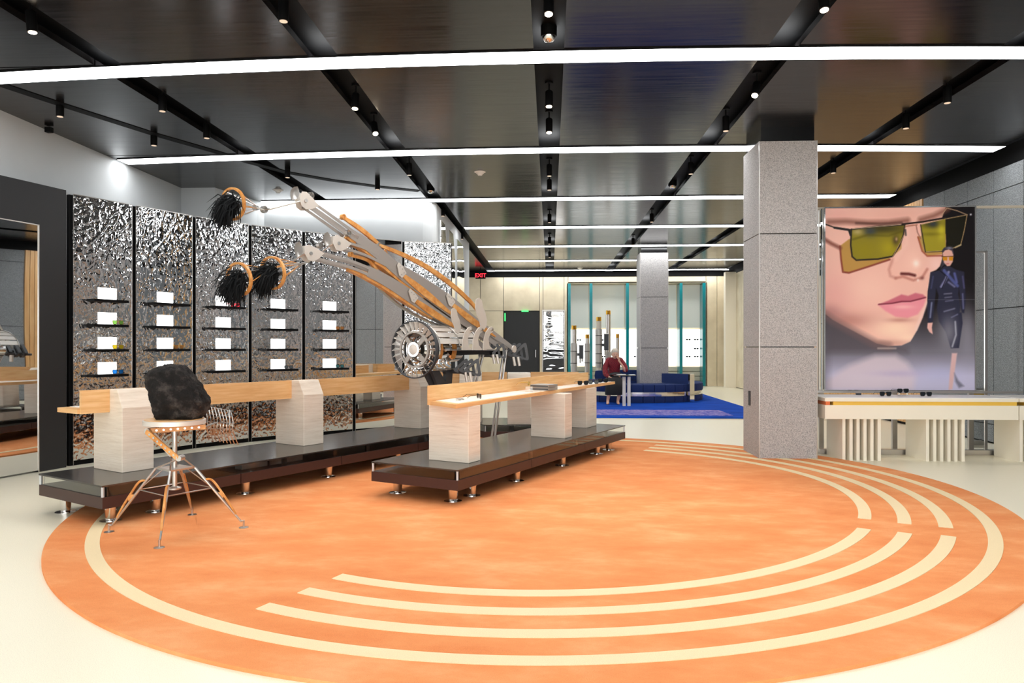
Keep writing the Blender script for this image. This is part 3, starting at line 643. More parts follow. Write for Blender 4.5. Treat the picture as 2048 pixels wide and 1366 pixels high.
# glasses shadow on the cheek
sh_ = [(140, 305), (200, 260), (560, 250), (560, 330), (470, 402), (330, 450), (190, 492), (158, 482), (146, 400)]
poly_(sh_, (178, 136, 70), 4); line_([(138, 308), (146, 400), (158, 486), (200, 492), (340, 448), (480, 402)], 12, (120, 50, 40), 4, .9)
poly_([(668, 245), (860, 230), (862, 365), (740, 380), (700, 340)], (184, 140, 78), 4); line_([(672, 250), (700, 345), (735, 380), (850, 378)], 10, (150, 70, 50), 4, .9)
line_([(35, 262), (80, 290), (140, 320)], 26, (120, 66, 56), 9, .8)
# lenses
l1 = [(217, 192), (400, 174), (584, 164), (574, 232), (545, 310), (500, 380), (400, 398), (250, 405), (222, 380), (212, 300)]
poly_(l1, (134, 122, 34), 3); m1_ = np.clip(.5-sdf(l1)/6, 0, 1)
b_ = img.copy(); blob(420, 190, 190, 36, (60, 54, 24), .9); blob(345, 208, 42, 34, (58, 64, 66), .95); blob(260, 210, 40, 22, (196, 176, 120), .7); line_([(228, 262), (330, 232), (470, 240), (560, 210)], 10, (88, 80, 20), 8, .8)
blob(300, 330, 80, 60, (142, 128, 20), .6); blob(470, 320, 60, 60, (176, 160, 30), .6); img = b_*(1-m1_[..., None])+img*m1_[..., None]
l2 = [(690, 164), (840, 130), (1005, 100), (985, 210), (962, 305), (925, 322), (830, 345), (722, 352), (700, 290)]
m2_ = np.clip(.5-sdf(l2)/6, 0, 1)*(np.clip((862-gx)/8, 0, 1)); put(m2_, (152, 140, 38))
b_ = img.copy(); blob(770, 160, 90, 28, (64, 58, 26), .9); blob(775, 160, 30, 22, (50, 56, 60), .9); blob(830, 210, 26, 60, (204, 190, 46), .7); blob(760, 230, 70, 14, (110, 100, 24), .7); img = b_*(1-m2_[..., None])+img*m2_[..., None]
put(np.clip(.5-sdf(l2)/6, 0, 1)*np.clip((gx-862)/8, 0, 1), (26, 24, 14))
line_(l1+[l1[0]], 11, (40, 34, 28), 2); line_([(222, 188), (584, 160)], 4, (200, 170, 140), 2)
line_([(500, 384), (580, 230), (588, 166)], 4, (190, 150, 110), 2)
line_([(722, 352), (850, 348)], 8, (40, 34, 26), 2); line_(l2+[l2[0]], 4.5, (176, 146, 104), 2); line_([(690, 165), (722, 350)], 8, (60, 46, 34), 2)
line_([(565, 160), (640, 152), (705, 145), (860, 118)], 12, (36, 26, 24), 2); line_([(590, 175), (665, 165)], 9, (170, 110, 90), 3)
line_([(660, 170), (668, 215), (690, 260)], 7, (150, 100, 90), 3); line_([(586, 200), (590, 235)], 14, (30, 26, 26), 2)
blob(520, 270, 22, 34, (70, 56, 36), .9); blob(525, 262, 8, 12, (190, 150, 110), .9)
line_([(35, 155), (110, 182), (215, 196)], 9, (30, 26, 26), 2); line_([(100, 180), (200, 196), (212, 232)], 16, (34, 30, 30), 2)
line_([(1005, 100), (940, 72), (868, 52), (830, 105)], 5, (176, 146, 116), 2); blob(1030, 98, 6, 6, (240, 240, 250), 1); line_([(962, 305), (925, 322)], 9, (190, 170, 130), 3)
# nose
line_([(500, 400), (474, 470), (484, 515), (520, 530)], 16, (196, 132, 118), 10, .8)
line_([(560, 500), (610, 502), (650, 512)], 18, (84, 30, 30), 7, .95); line_([(520, 530), (570, 520), (640, 545), (700, 528), (735, 470)], 14, (176, 104, 92), 9, .8)
line_([(600, 200), (590, 300), (520, 400)], 26, (238, 192, 176), 14, .6); blob(700, 530, 14, 12, (110, 60, 56), .7); blob(672, 545, 8, 9, (246, 226, 220), .8)
# mouth
poly_([(398, 712), (470, 684), (560, 642), (605, 652), (655, 632), (705, 642), (728, 662), (690, 684), (610, 696), (500, 708)], (196, 104, 118), 6)
poly_([(398, 712), (500, 706), (610, 694), (700, 676), (728, 668), (712, 720), (670, 780), (600, 805), (520, 796), (450, 756)], (228, 142, 152), 7)
line_([(405, 710), (500, 702), (560, 690), (620, 690), (722, 664)], 9, (112, 40, 56), 4, .95); blob(570, 728, 70, 14, (240, 176, 178), .8); blob(550, 818, 90, 16, (190, 130, 116), .8)
line_([(735, 700), (690, 800), (660, 880)], 14, (238, 206, 200), 10, .6)
# second figure
poly_([(838, 380), (836, 340), (850, 322), (880, 316), (905, 322), (914, 350), (914, 390), (840, 450), (825, 470)], (54, 50, 60), 3); blob(885, 326, 20, 8, (150, 150, 170), .7)
poly_([(840, 360), (855, 342), (880, 336), (902, 345), (912, 375), (908, 420), (890, 448), (870, 450), (848, 425)], (216, 164, 150), 3)
poly_([(838, 384), (872, 388), (870, 412), (842, 410)], (196, 132, 30), 2); poly_([(880, 388), (910, 384), (908, 412), (884, 412)], (196, 132, 30), 2); line_([(834, 384), (916, 382)], 5, (70, 40, 20), 2)
line_([(866, 434), (880, 434)], 5, (180, 80, 84), 2)
poly_([(850, 450), (895, 455), (930, 475), (985, 490), (992, 600), (995, 700), (985, 772), (955, 765), (962, 690), (950, 600), (945, 640), (955, 700), (968, 760), (975, 840), (950, 1010), (895, 1012), (860, 900), (815, 830), (800, 740), (812, 650), (795, 600), (785, 700), (772, 828), (740, 838), (735, 720), (742, 600), (756, 492), (820, 478)], (42, 42, 60), 4)
blob(880, 900, 60, 110, (126, 124, 134), .8)
for pts, w, cc in (([(830, 590), (860, 540), (880, 490)], 16, (136, 136, 176)), ([(920, 500), (935, 560)], 16, (92, 98, 160)), ([(850, 480), (900, 540), (940, 585)], 20, (84, 92, 150)), ([(880, 560), (920, 590)], 12, (120, 120, 160)), ([(775, 520), (762, 600)], 8, (70, 74, 110)), ([(975, 520), (985, 600)], 8, (90, 86, 130)), ([(765, 700), (755, 800)], 9, (140, 146, 180)), ([(975, 640), (980, 740)], 9, (110, 110, 150)), ([(850, 640), (900, 636)], 5, (150, 150, 170)), ([(855, 665), (900, 660)], 5, (130, 130, 150)), ([(860, 690), (910, 684)], 5, (120, 120, 150)), ([(850, 760), (920, 740)], 7, (140, 140, 165)), ([(900, 800), (940, 780)], 7, (120, 120, 150)), ([(925, 830), (930, 920), (905, 1000)], 10, (186, 186, 196))):
    line_(pts, w, cc, 5, .8)
line_([(820, 480), (870, 520), (835, 600)], 5, (20, 20, 30), 3)
poly_([(738, 838), (772, 836), (766, 870), (772, 915), (750, 900), (735, 872)], (222, 170, 160), 3)
poly_([(902, 1045), (938, 1045), (920, 1180), (905, 1292), (880, 1296), (888, 1180)], (206, 168, 166), 5); poly_([(918, 1180), (945, 1230), (985, 1270), (950, 1282), (925, 1240)], (100, 98, 112), 8, .8)
line_([(400, 1012), (520, 1012)], 12, (190, 170, 160), 5, .6)
line_([(740, 678), (1057, 678)], 2, (120, 120, 130), 1, .5)
img = np.clip(img, 0, 1); li = np.where(img <= .04045, img/12.92, ((img+.055)/1.055)**2.4)
vx = np.linspace(px0, px1, NX); vz = np.linspace(pz1, pz0, NY)
VX, VZ = np.meshgrid(vx, vz); ox, oz = (px0+px1)/2, pz0
vv = np.stack([VX-ox, np.full(VX.shape, 0.0), VZ-oz], -1).reshape(-1, 3)
ii = np.arange(NX*NY).reshape(NY, NX)
ff = np.stack([ii[1:, :-1], ii[1:, 1:], ii[:-1, 1:], ii[:-1, :-1]], -1).reshape(-1, 4)
me = bpy.data.meshes.new('poster_print'); me.vertices.add(len(vv)); me.vertices.foreach_set('co', vv.ravel())
me.loops.add(ff.size); me.loops.foreach_set('vertex_index', ff.ravel().astype(np.int32)); me.polygons.add(len(ff))
me.polygons.foreach_set('loop_start', (np.arange(len(ff))*4).astype(np.int32)); me.update(calc_edges=True); me.validate()
ca = me.color_attributes.new('print', 'FLOAT_COLOR', 'POINT'); ca.data.foreach_set('color', np.concatenate([li.reshape(-1, 3), np.ones((NX*NY, 1))], 1).ravel().astype(np.float32))
m = M('poster_print', (1, 1, 1), .25, spec=.3); at = m.n('ShaderNodeAttribute'); at.attribute_name = 'print'; m.l(at.outputs['Color'], m.b.inputs['Base Color']); m.l(at.outputs['Color'], m.b.inputs['Emission Color']); m.b.inputs['Emission Strength'].default_value = .13
me.materials.append(m.m)
pt = thing('lightbox_poster', (ox, YPO, oz), 'giant backlit eyewear poster: close-up face in yellow lenses and a walking figure', 'poster')
po = bpy.data.objects.new('poster_print', me); COL.objects.link(po); po.parent = pt
obj('box_back', MB().box(px0-.0, px1+.0, YPO+.003, YPO+.08, pz0, pz1), MT['blackwall'], pt)
mb = MB(); fw = .018
mb.box(px0-fw, px0-.001, YPO-.01, YPO+.09, pz0, pz1+fw).box(px1+.001, px1+fw, YPO-.01, YPO+.09, pz0, pz1+fw).box(px0-.001, px1+.001, YPO-.01, YPO+.09, pz1, pz1+fw).box(px0-fw, px1+fw, YPO-.01, YPO+.09, pz0-.02, pz0)
obj('frame', mb, MT['chrome'], pt)
xl_ = PY(1637, 600, YPO+.1).x
obj('side_mirror', MB().box(xl_, px0-fw-.012, YPO+.02, YPO+.06, pz0, pz1), MT['mirror'], pt)
# rail continuing to the right at the top of the poster, posts to the floor
rp = thing('partition_frame', (px1, YPO+.1, 0), 'slim bronze rail frame carrying the poster, running on to the right wall', 'frame')
obj('top_rail', MB().box(px0-.1, XR-.02, YPO+.1, YPO+.14, pz1+.005, pz1+.035), MT['beige'], rp)
for px in (1643, 1790, 1943):
    x = PY(px, 850, YPO+.1).x; obj('post', MB().box(x-.03, x+.03, YPO+.1, YPO+.14, 0, pz1+.005), MT['steel'], rp)
# leaning mirror right of the poster
YM = YPO+.3
a, b = PY(1945, 600, YM).x, PY(1969, 600, YM).x
t = thing('standing_mirror', ((a+b)/2, YM, 0), 'tall narrow framed mirror standing right of the poster', 'mirror')
obj('mirror_face', MB().box(a, b, YM, YM+.02, .02, PY(1960, 507, YM).z), MT['mirror'], t)
obj('frame', MB().box(b, b+.035, YM-.01, YM+.03, 0, PY(1960, 505, YM).z+.02).box(a, b+.01, YM-.01, YM+.03, PY(1960, 505, YM).z, PY(1960, 505, YM).z+.02), MT['steel'], t)
for (px, py), w in (((1771, 792), 'leftmost sunglasses on the lacquered table'), ((1806, 788), 'middle sunglasses on the lacquered table, set back on a tiny stand'), ((1852, 792), 'rightmost sunglasses on the lacquered table')):
    q = PY(px, py, YT+(.3 if py == 792 else .45)); glasses((q.x, q.y, zt1+.007+(0 if py == 792 else .03)), .05, TN['k'], MT['blackgloss'], w, 1.15)
q = PY(1806, 790, YT+.45); obj('riser', MB().box(q.x-.05, q.x+.05, q.y-.02, q.y+.03, zt1+.006, zt1+.037), MT['glass'], label='tiny clear riser under the middle sunglasses of the lacquered table', cat='stand')
q = PY(1717, 790, YT+.5); obj('card_holder', MB().box(q.x-.03, q.x+.03, q.y-.01, q.y+.01, zt1+.006, zt1+.03).box(q.x-.025, q.x+.025, q.y-.014, q.y-.01, zt1+.01, zt1+.027), MT['greyblack'], label='small black block at the left of the lacquered table', cat='stand')

# ================================================================== CEILING SPOTLIGHTS
def lampspot(parent, p, e, aim=(0, 0, -1), ang=75):
    l = bpy.data.lights.new('lamp', 'SPOT'); l.energy = e; l.spot_size = math.radians(ang); l.spot_blend = .6; l.color = (1, .88, .74); l.shadow_soft_size = .04
    o = bpy.data.objects.new('lamp', l); COL.objects.link(o); o.parent = parent; o.location = p-ORG[parent.name]
    o.rotation_euler = Vector(aim).to_track_quat('-Z', 'Y').to_euler(); return o
def spot(px, py, X, lit, label, aim=(0, 0, -1), zb=3.86, ln=.17, e=38):
    D = (zb-EYE)*F/(HZ-py); p = P(px, py, D)
    if X is not None: p.x = X
    a = Vector(aim).normalized(); a = Vector((a.x, a.y, a.z))
    t = thing('ceiling_spotlight', (p.x, p.y, CEIL), label, 'spotlight', 'small black ceiling spotlights')
    top = p-a*ln
    obj('lamp_body', MB().lathe(p, [(.036, 0), (.040, .002), (.040, ln-.01), (.032, ln)], 18, -a), MT['black'], t)
    obj('stem', MB().tube([top, (top.x, top.y, CEIL+.14)], .009, 6).lathe((top.x, top.y, CEIL+.12), [(.045, 0), (.045, .019)], 14), MT['black'], t)
    obj('lamp_lens', MB().lathe(p+a*.001, [(.030, 0), (.030, .003)], 18, a), MT['lens' if lit else 'lensoff'], t)
    if lit: lampspot(t, p+a*.02, e, a)
def slotname(i): return ['far left slot', 'left slot', 'centre slot', 'right slot', 'far right slot', 'curved track'][i]
sl = slotx+[None]
spots = [(0, 84, 64, 1, (.1, 0, -1)), (0, 350, 222, 0, (0, 0, -1)), (0, 430, 276, 0, (0, 0, -1)),
 (1, 581, 42, 0, (0, 0, -1)), (1, 718, 217, 1, (0, -.2, -1)), (1, 762, 267, 1, (.25, -.5, -1)), (1, 828, 350, 0, (0, .1, -1)), (1, 893, 432, 0, (0, 0, -1)), (1, 931, 478, 0, (0, 0, -1)),
 (2, 1098, 28, 1, (0, -.2, -1)), (2, 1098, 213, 1, (0, -.15, -1)), (2, 1099, 265, 1, (0, -.15, -1)), (2, 1099, 352, 0, (0, 0, -1)), (2, 1099, 380, 0, (0, 0, -1)), (2, 1098, 445, 0, (0, 0, -1)), (2, 1099, 488, 0, (0, 0, -1)), (2, 1099, 515, 0, (0, 0, -1)),
 (3, 1643, 20, 1, (0, -.2, -1)), (3, 1497, 191, 1, (-.3, -.5, -1)), (3, 1443, 262, 0, (0, 0, -1)), (3, 1377, 348, 0, (0, 0, -1)), (3, 1300, 444, 0, (0, 0, -1)), (3, 1262, 490, 0, (0, 0, -1)),
 (4, 1880, 206, 0, (0, 0, -1)), (4, 1795, 257, 0, (0, 0, -1)), (4, 1656, 346, 0, (0, 0, -1)),
 (5, 120, 233, 0, (0, 0, -1)), (5, 308, 291, 0, (0, 0, -1)), (5, 575, 355, 0, (0, 0, -1)), (5, 755, 379, 0, (0, 0, -1))]
cnt = {}
nth = ['nearest', 'second', 'third', 'fourth', 'fifth', 'sixth', 'seventh', 'eighth', 'ninth']
for s, px, py, lit, aim in spots:
    i = cnt.get(s, 0); cnt[s] = i+1
    if s == 5: p = P(px, py, (3.86-EYE)*F/(HZ-py))
    spot(px, py, sl[s], lit, '%s black ceiling spotlight in the %s, %s' % ('lit' if lit else 'unlit', slotname(s), nth[i]+' from the camera'), aim)
# smoke detectors and domes
def detector(px, py, zc, label, mat='plastic', r=.075):
    D = (zc-EYE)*F/(HZ-py); p = P(px, py, D); p.z = zc
    t = thing('smoke_detector', p, label, 'detector')
    obj('base', MB().lathe(p+Z(-.006), [(r, 0), (r+.012, .004), (r+.012, .006)], 20), MT[mat], t)
    obj('sensor_head', MB().lathe(p+Z(-.05), [(r*.45, 0), (r*.55, .02), (r*.8, .03), (r*.85, .044)], 20), MT[mat], t)
detector(960, 344, CEIL, 'white smoke detector on the ceiling right of the left slot'); detector(556, 380, CEIL, 'white smoke detector on the ceiling above the upper hoop'); detector(1160, 536, CEIL, 'far white smoke detector near the back wall', r=.09)
for px, py, X, w in ((1101, 74, slotx[2], 'in the centre slot'), (857, 382, slotx[1], 'in the left slot'), (1345, 372, slotx[3], 'in the right slot')):
    zc = CEIL+.05; p = P(px, py, (zc-EYE)*F/(HZ-py)); p = Vector((X, p.y, zc))
    t = thing('camera_dome', p, 'small glassy dome camera '+w, 'camera')
    obj('collar', MB().lathe(p+Z(.0), [(.07, 0), (.07, .09)], 20), MT['black'], t)
    obj('dome', MB().lathe(p+Z(-.05), [(.0, 0), (.03, .008), (.05, .022), (.06, .05)], 20), MT['chrome'], t)
p = P(98, 260, 8.6); obj('ceiling_sensor', MB().box(p.x-.035, p.x+.035, p.y-.03, p.y+.03, p.z-.03, p.z+.03), MT['black'], label='small black box high on the left wall', cat='sensor', org=p)
# exit sign hanging at the far end of the left slot
p = PY(961, 551, 24.2)
t = thing('exit_sign', (p.x, p.y, p.z), 'red EXIT sign hanging from the black ceiling far back on the left', 'sign')
w_, h_ = .17, .11
obj('sign_plate', MB().box(p.x-w_, p.x+w_, p.y, p.y+.03, p.z-h_, p.z+h_), MT['black'], t)
obj('hanger', MB().box(p.x-.01, p.x+.01, p.y+.01, p.y+.02, p.z+h_, CEIL), MT['black'], t)
tc = bpy.data.curves.new('exit_lettering', 'FONT'); tc.body = 'EXIT'; tc.size = .185; tc.align_x = 'CENTER'; tc.align_y = 'CENTER'; tc.extrude = .004; tc.offset = .003
to_ = bpy.data.objects.new('exit_text', tc); COL.objects.link(to_); bpy.context.view_layer.update()
tm = bpy.data.meshes.new_from_object(to_); tm.name = 'exit_lettering'; bpy.data.objects.remove(to_); tm.materials.clear()
to = bpy.data.objects.new('exit_lettering', tm); COL.objects.link(to); to.parent = t; to.location = (0, -.006, 0); to.rotation_euler = (math.radians(90), 0, 0); tm.materials.append(MT['red'])
# green exit lamp over the back door
q = PY(1050, 622, YB-.03); obj('exit_lamp', MB().box(q.x-.12, q.x+.12, YB-.05, YB, q.z-.03, q.z+.02), MT['green'], label='small green lamp above the black door', cat='lamp', org=(q.x, YB-.03, q.z))
q = PY(1010, 633, YB+.03); obj('exit_lamp', MB().box(q.x-.02, q.x+.02, YB+.02, YB+.05, q.z-.16, q.z+.12), MT['green'], label='small upright green lamp at the corner of the black door', cat='lamp', org=(q.x, YB+.03, q.z))

# ================================================================== SCULPTURE
DRV = C(.53, .848).normalized(); WD = 8.2
wc = P(829, 699, WD)
SCU = thing('kinetic_sculpture', (wc.x+.5, wc.y+.6, 0), 'big kinetic sculpture with three wood and metal arms, drum wheel and black counterweights', 'sculpture')
def dpx(px): return 9.25-(1020-px)*.0047            # depth along the arms
def A3(pts, dd=0): return [P(a, b, dpx(a)+dd) for a, b in pts]
def inter(pts, n):
    out = []; m = len(pts)-1
    for i in range(n+1):
        f = i/n*m; j = min(int(f), m-1); f -= j
        p0, p1, p2, p3 = pts[max(j-1, 0)], pts[j], pts[j+1], pts[min(j+2, m)]
        out.append(.5*((2*p1)+(p2-p0)*f+(2*p0-5*p1+4*p2-p3)*f*f+(3*p1-p0-3*p2+p3)*f**3))
    return out
def seg(pts, f0, f1, n): 
    m = len(pts)-1; r = []
    for i in range(n+1):
        x = (f0+(f1-f0)*i/n)*m; j = min(int(x), m-1); r.append(pts[j].lerp(pts[j+1], x-j))
    return r
def wprof(f, ws):
    x = f*(len(ws)-1); j = min(int(x), len(ws)-2); return ws[j]+(ws[j+1]-ws[j])*(x-j)
def arm(pts, ws, label, wood, over, tipdir):
    c = inter(A3(pts), 28); lat = Vector(((c[-1]-c[0]).y, -(c[-1]-c[0]).x, 0)).normalized()
    s = 1 if (lat.y < 0) else -1         # side nearest the camera
    mb = MB(); n = len(c)-1
    a = obj('arm', MB().sweep(seg(c, .30, 1, 22), [wprof(.30+.70*i/22, ws) for i in range(23)], .008, s*.045), MT['grey'], SCU, label=label)
    ORG[a.name] = ORG[SCU.name]
    obj('arm_plate', MB().sweep(seg(c, .30, 1, 22), [wprof(.30+.70*i/22, ws) for i in range(23)], .008, -s*.045), MT['grey'], a)
    for o1 in (-.35, .35):               # open slotted front half: upper and lower bar on both sides
        for sd in (-1, 1):
            sg = seg(c, .03, .32, 8); 
            obj('slot_bar', MB().sweep(sg, [wprof(.03+.29*i/8, ws)*.28 for i in range(9)], .008, sd*.045, o1*.1*1.0), MT['grey'], a)
    sg = seg(c, wood[0], wood[1], 16)
    obj('wooden_core', MB().sweep(sg, [wprof(wood[0]+(wood[1]-wood[0])*i/16, ws)*(.45+.35*math.sin(math.pi*i/16)) for i in range(17)], .075, 0, .045), MT['woodrod'], a)
    sg = seg(c, over[0], over[1], 14)
    obj('wooden_cheek', MB().sweep(sg, [wprof(over[0]+(over[1]-over[0])*i/14, ws)*(.15+.5*math.sin(math.pi*min(1, .08+i/15))) for i in range(15)], .014, s*.056, .012), MT['woodrod'], a)
    # bolted joint plates
    for f in (over[0]-.02,):
        p = seg(c, f, f+.01, 1)[0]; d = (c[-1]-c[0]).normalized(); up = d.cross(lat).normalized(); up = up if up.z > 0 else -up
        q = p+lat*s*.066
        obj('joint_plate', MB().slab([q+d*.10+up*.02, q+d*.075-up*.06, q+d*.03-up*.055, q-d*.05+up*.03, q-d*.045+up*.07, q+d*.02+up*.06], lat*s*.008), MT['greylight'], a)
        for bx_, by_ in ((.03, .03), (.05, -.03), (-.01, .035), (.07, .005)):
            r_ = q+d*bx_+up*by_+lat*s*.009; obj('bolt', MB().lathe(r_, [(.006, 0), (.006, .004)], 8, lat*s), MT['steel'], a)
    # tip cheek
    d = (c[3]-c[0]).normalized(); up = d.cross(lat).normalized(); up = up if up.z > 0 else -up; p = c[0]
    for sd in (-1, 1):
        q = p+lat*sd*.05
        obj('tip_plate', MB().slab([q-d*.075+up*.06, q-d*.03+up*.085, q+d*.06+up*.07, q+d*.16+up*.035, q+d*.10-up*.035, q+d*.04-up*.075, q-d*.02-up*.07, q-d*.07-up*.01], lat*sd*.008), MT['greylight'], a)
    obj('pivot_pin', MB().lathe(p-lat*.07, [(.018, 0), (.018, .14)], 12, lat), MT['steel'], a)
    # leaf shaped dish
    q = p-d*.12+up*.02
    mb = MB(); m_ = 10
    prof = [(-.1, 0), (-.06, .04), (-.02, .055), (.03, .05), (.07, .03), (.1, 0), (.07, -.03), (.03, -.045), (-.02, -.045), (-.06, -.03)]
    ctr_ = q+lat*s*-.02
    vs = [ctr_]+[q+up*x*.8+d*y for x, y in prof]; mb.add(vs, [(0, i+1, (i+1) % 10+1) for i in range(10)], True).add([v+lat*s*.004 for v in vs], [(0, (i+1) % 10+1, i+1) for i in range(10)], True)
    obj('leaf_dish', mb, MT['steel'], a)
    return a, c, lat, s
def roller(a, px, py, dd, r, stem=None, mat='steel'):
    D = dpx(px)+dd; c = P(px, py, D); ax = Vector((DRV.y, -DRV.x, 0))
    obj('roller', MB().ring(c, ax, r, .006, 20, 6, .02).lathe(c-ax*.015, [(r*.45, 0), (r*.45, .03)], 12, ax), MT[mat], a)
    if stem: obj('roller_stem', MB().tube([c, P(stem[0], stem[1], D)], .007, 6), MT['steel'], a)
def hoop(a, cpx, cpy, D, apex, aD, R, tiltpx, seed, tuft):
    """wooden ring with cone of struts to apex and feather tuft"""
    rnd = random.Random(seed)
    c = P(cpx, cpy, D); ap = P(apex[0], apex[1], aD); ax = (ap-c).normalized()
    vd = Vector((-.25*tiltpx, 1, 0)); axr = C(.44, .87).normalized(); axr = (axr+Z(.12)).normalized()
    if axr.dot(ax) < 0: axr = -axr
    h = obj('wooden_hoop', MB().ring(c, axr, R, .010, 40, 6, .014), MT['woodrod'], SCU); ORG[h.name] = ORG[SCU.name]
    u = axr.orthogonal().normalized(); w = axr.cross(u)
    for k_ in range(8):
        an = 2*math.pi*k_/8+.2; e_ = c+(u*math.cos(an)+w*math.sin(an))*R*.93
        m_ = e_.lerp(ap, .45)+(u*math.cos(an)+w*math.sin(an))*.015
        obj('cone_strut', MB().tube([e_, m_, ap+(u*math.cos(an)+w*math.sin(an))*.018], .0045, 5), MT['woodrod' if k_ % 2 else 'steel'], h)
    obj('cone_cap', MB().lathe(ap-axr*.03, [(.03, 0), (.026, .03), (.016, .06)], 14, axr), MT['steel'], h)
    obj('inner_hub', MB().lathe(c+axr*.03, [(.02, 0), (.035, .04), (.02, .10)], 12, axr), MT['greyblack'], h)
    mb = MB(); td = Vector(tuft).normalized()
    for _ in range(420):
        b0_ = c-axr*rnd.uniform(-.03, .06)+(u*rnd.gauss(0, .3)+w*rnd.gauss(0, .3))*R*.8
        d = (td+Vector((rnd.gauss(0, .42), rnd.gauss(0, .42), rnd.gauss(0, .42)))).normalized(); L_ = rnd.uniform(.12, .27)
        p1_ = b0_+d*L_*.5; p2_ = b0_+(d+Vector((0, 0, -.5))).normalized()*L_+Vector((0, 0, -.01))
        mb.tube([b0_, p1_, p2_], [.0065, .006, .001], 3, False)
    obj('feather_tuft', mb, MT['feather'], h, kind='stuff')
    return h
ws = [.10, .10, .11, .13, .145, .125, .09, .065, .055]
a1 = arm([(606, 403), (640, 427), (690, 463), (745, 501), (800, 548), (850, 588), (900, 628), (945, 660), (990, 690)], ws, 'uppermost arm, its tip highest above the mirror wall', (.26, .62), (.50, .78), 0)
a2 = arm([(672, 488), (720, 502), (770, 526), (830, 560), (890, 600), (935, 636), (975, 664), (1000, 681), (1020, 696)], ws, 'middle arm carrying the long bowed wooden rod', (.20, .66), (.52, .80), 0)
a3 = arm([(616, 508), (660, 519), (710, 534), (765, 560), (815, 592), (860, 624), (905, 652), (945, 680), (975, 702)], ws, 'lowest arm, nearest the drum', (.22, .64), (.52, .80), 0)
roller(a1[0], 621, 391, 0, .028, (612, 400)); roller(a1[0], 696, 466, -.06, .033, (686, 476)); roller(a3[0], 640, 491, 0, .028, (628, 500)); roller(a1[0], 686, 434, 0, .024, (672, 441), 'woodrod'); roller(a2[0], 757, 490, 0, .024, (748, 500)); roller(a3[0], 701, 509, 0, .022, (690, 522), 'woodrod')
def rod(a, pts, w, t, name='wooden_rod', mat='woodrod', dd=0):
    obj(name, MB().sweep(inter(A3(pts, dd), 14), w, t), MT[mat], a)
rod(a1[0], [(688, 436), (722, 459), (757, 488)], [.03+.018*math.sin(math.pi*i/14) for i in range(15)], .03)
rod(a2[0], [(757, 490), (800, 507), (850, 532), (900, 567), (940, 603), (955, 622)], [.03+.025*math.sin(math.pi*i/14) for i in range(15)], .03)
rod(a2[0], [(768, 500), (795, 548), (822, 582)], .035, .02, dd=.03); rod(a3[0], [(702, 511), (740, 524), (765, 560)], .03, .02); rod(a3[0], [(738, 522), (762, 556)], .028, .02, dd=.02)
rod(a3[0], [(758, 575), (800, 612), (850, 640), (905, 662)], .02, .06, 'lower_brace', 'steel', .08); rod(a2[0], [(822, 555), (850, 590), (900, 625), (950, 658)], .02, .05, 'lower_brace', 'steel', .08)
rod(a1[0], [(750, 530), (800, 565), (850, 600)], .03, .03, 'wooden_rod', 'woodrod', .05)
def linkrod(a, p, q, dd=0): obj('link_rod', MB().tube([P(p[0], p[1], dpx(p[0])+dd), P(q[0], q[1], dpx(p[0])+dd)], .008, 8), MT['steel'], a)
linkrod(a1[0], (604, 402), (538, 419)); linkrod(a2[0], (668, 486), (617, 523)); linkrod(a3[0], (612, 506), (583, 524))
roller(a1[0], 528, 419, .43, .03)
h1 = hoop(a1[0], 466, 408, 7.05, (513, 416), 7.27, .15, 1, 1, (-.55, -.2, -.55)); h2 = hoop(a2[0], 545, 546, 7.05, (596, 530), 7.3, .155, 1, 2, (-.6, -.2, -.5)); h3 = hoop(a3[0], 478, 559, 6.85, (530, 541), 7.1, .155, 1, 3, (-.45, -.2, -.75))
obj('link_rod', MB().tube([P(513, 416, 7.24), P(528, 419, 7.25), P(540, 418, 7.3)], .007, 6), MT['steel'], h1)
obj('link_rod', MB().tube([P(596, 530, 7.3), P(618, 523, 7.45)], .012, 6), MT['steel'], h2)
obj('link_rod', MB().tube([P(530, 541, 7.1), P(560, 532, 7.25), P(585, 524, 7.3)], .008, 6), MT['woodrod'], h3)
# drum with bladed wheel
ax = DRV; up = Vector((0, 0, 1)); lt = Vector((ax.y, -ax.x, 0))
whl = obj('wheel_rim', MB().ring(wc, ax, .325, .006, 64, 6, .022), MT['greyblack'], SCU, label='large bladed wheel rim'); ORG[whl.name] = ORG[SCU.name]
obj('inner_ring', MB().ring(wc, ax, .20, .011, 48, 6, .012), MT['grey'], whl); obj('hub_ring', MB().ring(wc-ax*.01, ax, .072, .012, 30, 6, .014), MT['chrome'], whl)
obj('hub_lens', MB().lathe(wc-ax*.02, [(.0, -.012), (.03, -.009), (.058, 0), (.058, .03)], 24, ax), MT['plastic'], whl, label='white domed hub')
for k_ in range(4):
    an = math.pi/4+k_*math.pi/2; d = lt*math.cos(an)+up*math.sin(an); s_ = ax.cross(d)
    obj('spoke', MB().slab([wc+d*.075+s_*.022, wc+d*.075-s_*.022, wc+d*.20-s_*.03, wc+d*.20+s_*.03], ax*.012), MT['grey'], whl)
for k_ in range(26):
    an = 2*math.pi*k_/26; d = lt*math.cos(an)+up*math.sin(an); s_ = ax.cross(d); tw = (s_*.5+ax*.85).normalized()
    obj('blade', MB().slab([wc+d*.215-tw*.012, wc+d*.215+tw*.012, wc+d*.315+tw*.035, wc+d*.315-tw*.035], s_*.003), MT['greylight'], whl)
for k_ in range(3):
    d_ = .05+k_*.05; obj('gear_ring', MB().ring(wc+ax*d_, ax, .215+.012*k_, .01, 40, 6, .012), MT['greyblack' if k_ == 1 else 'chrome'], whl)
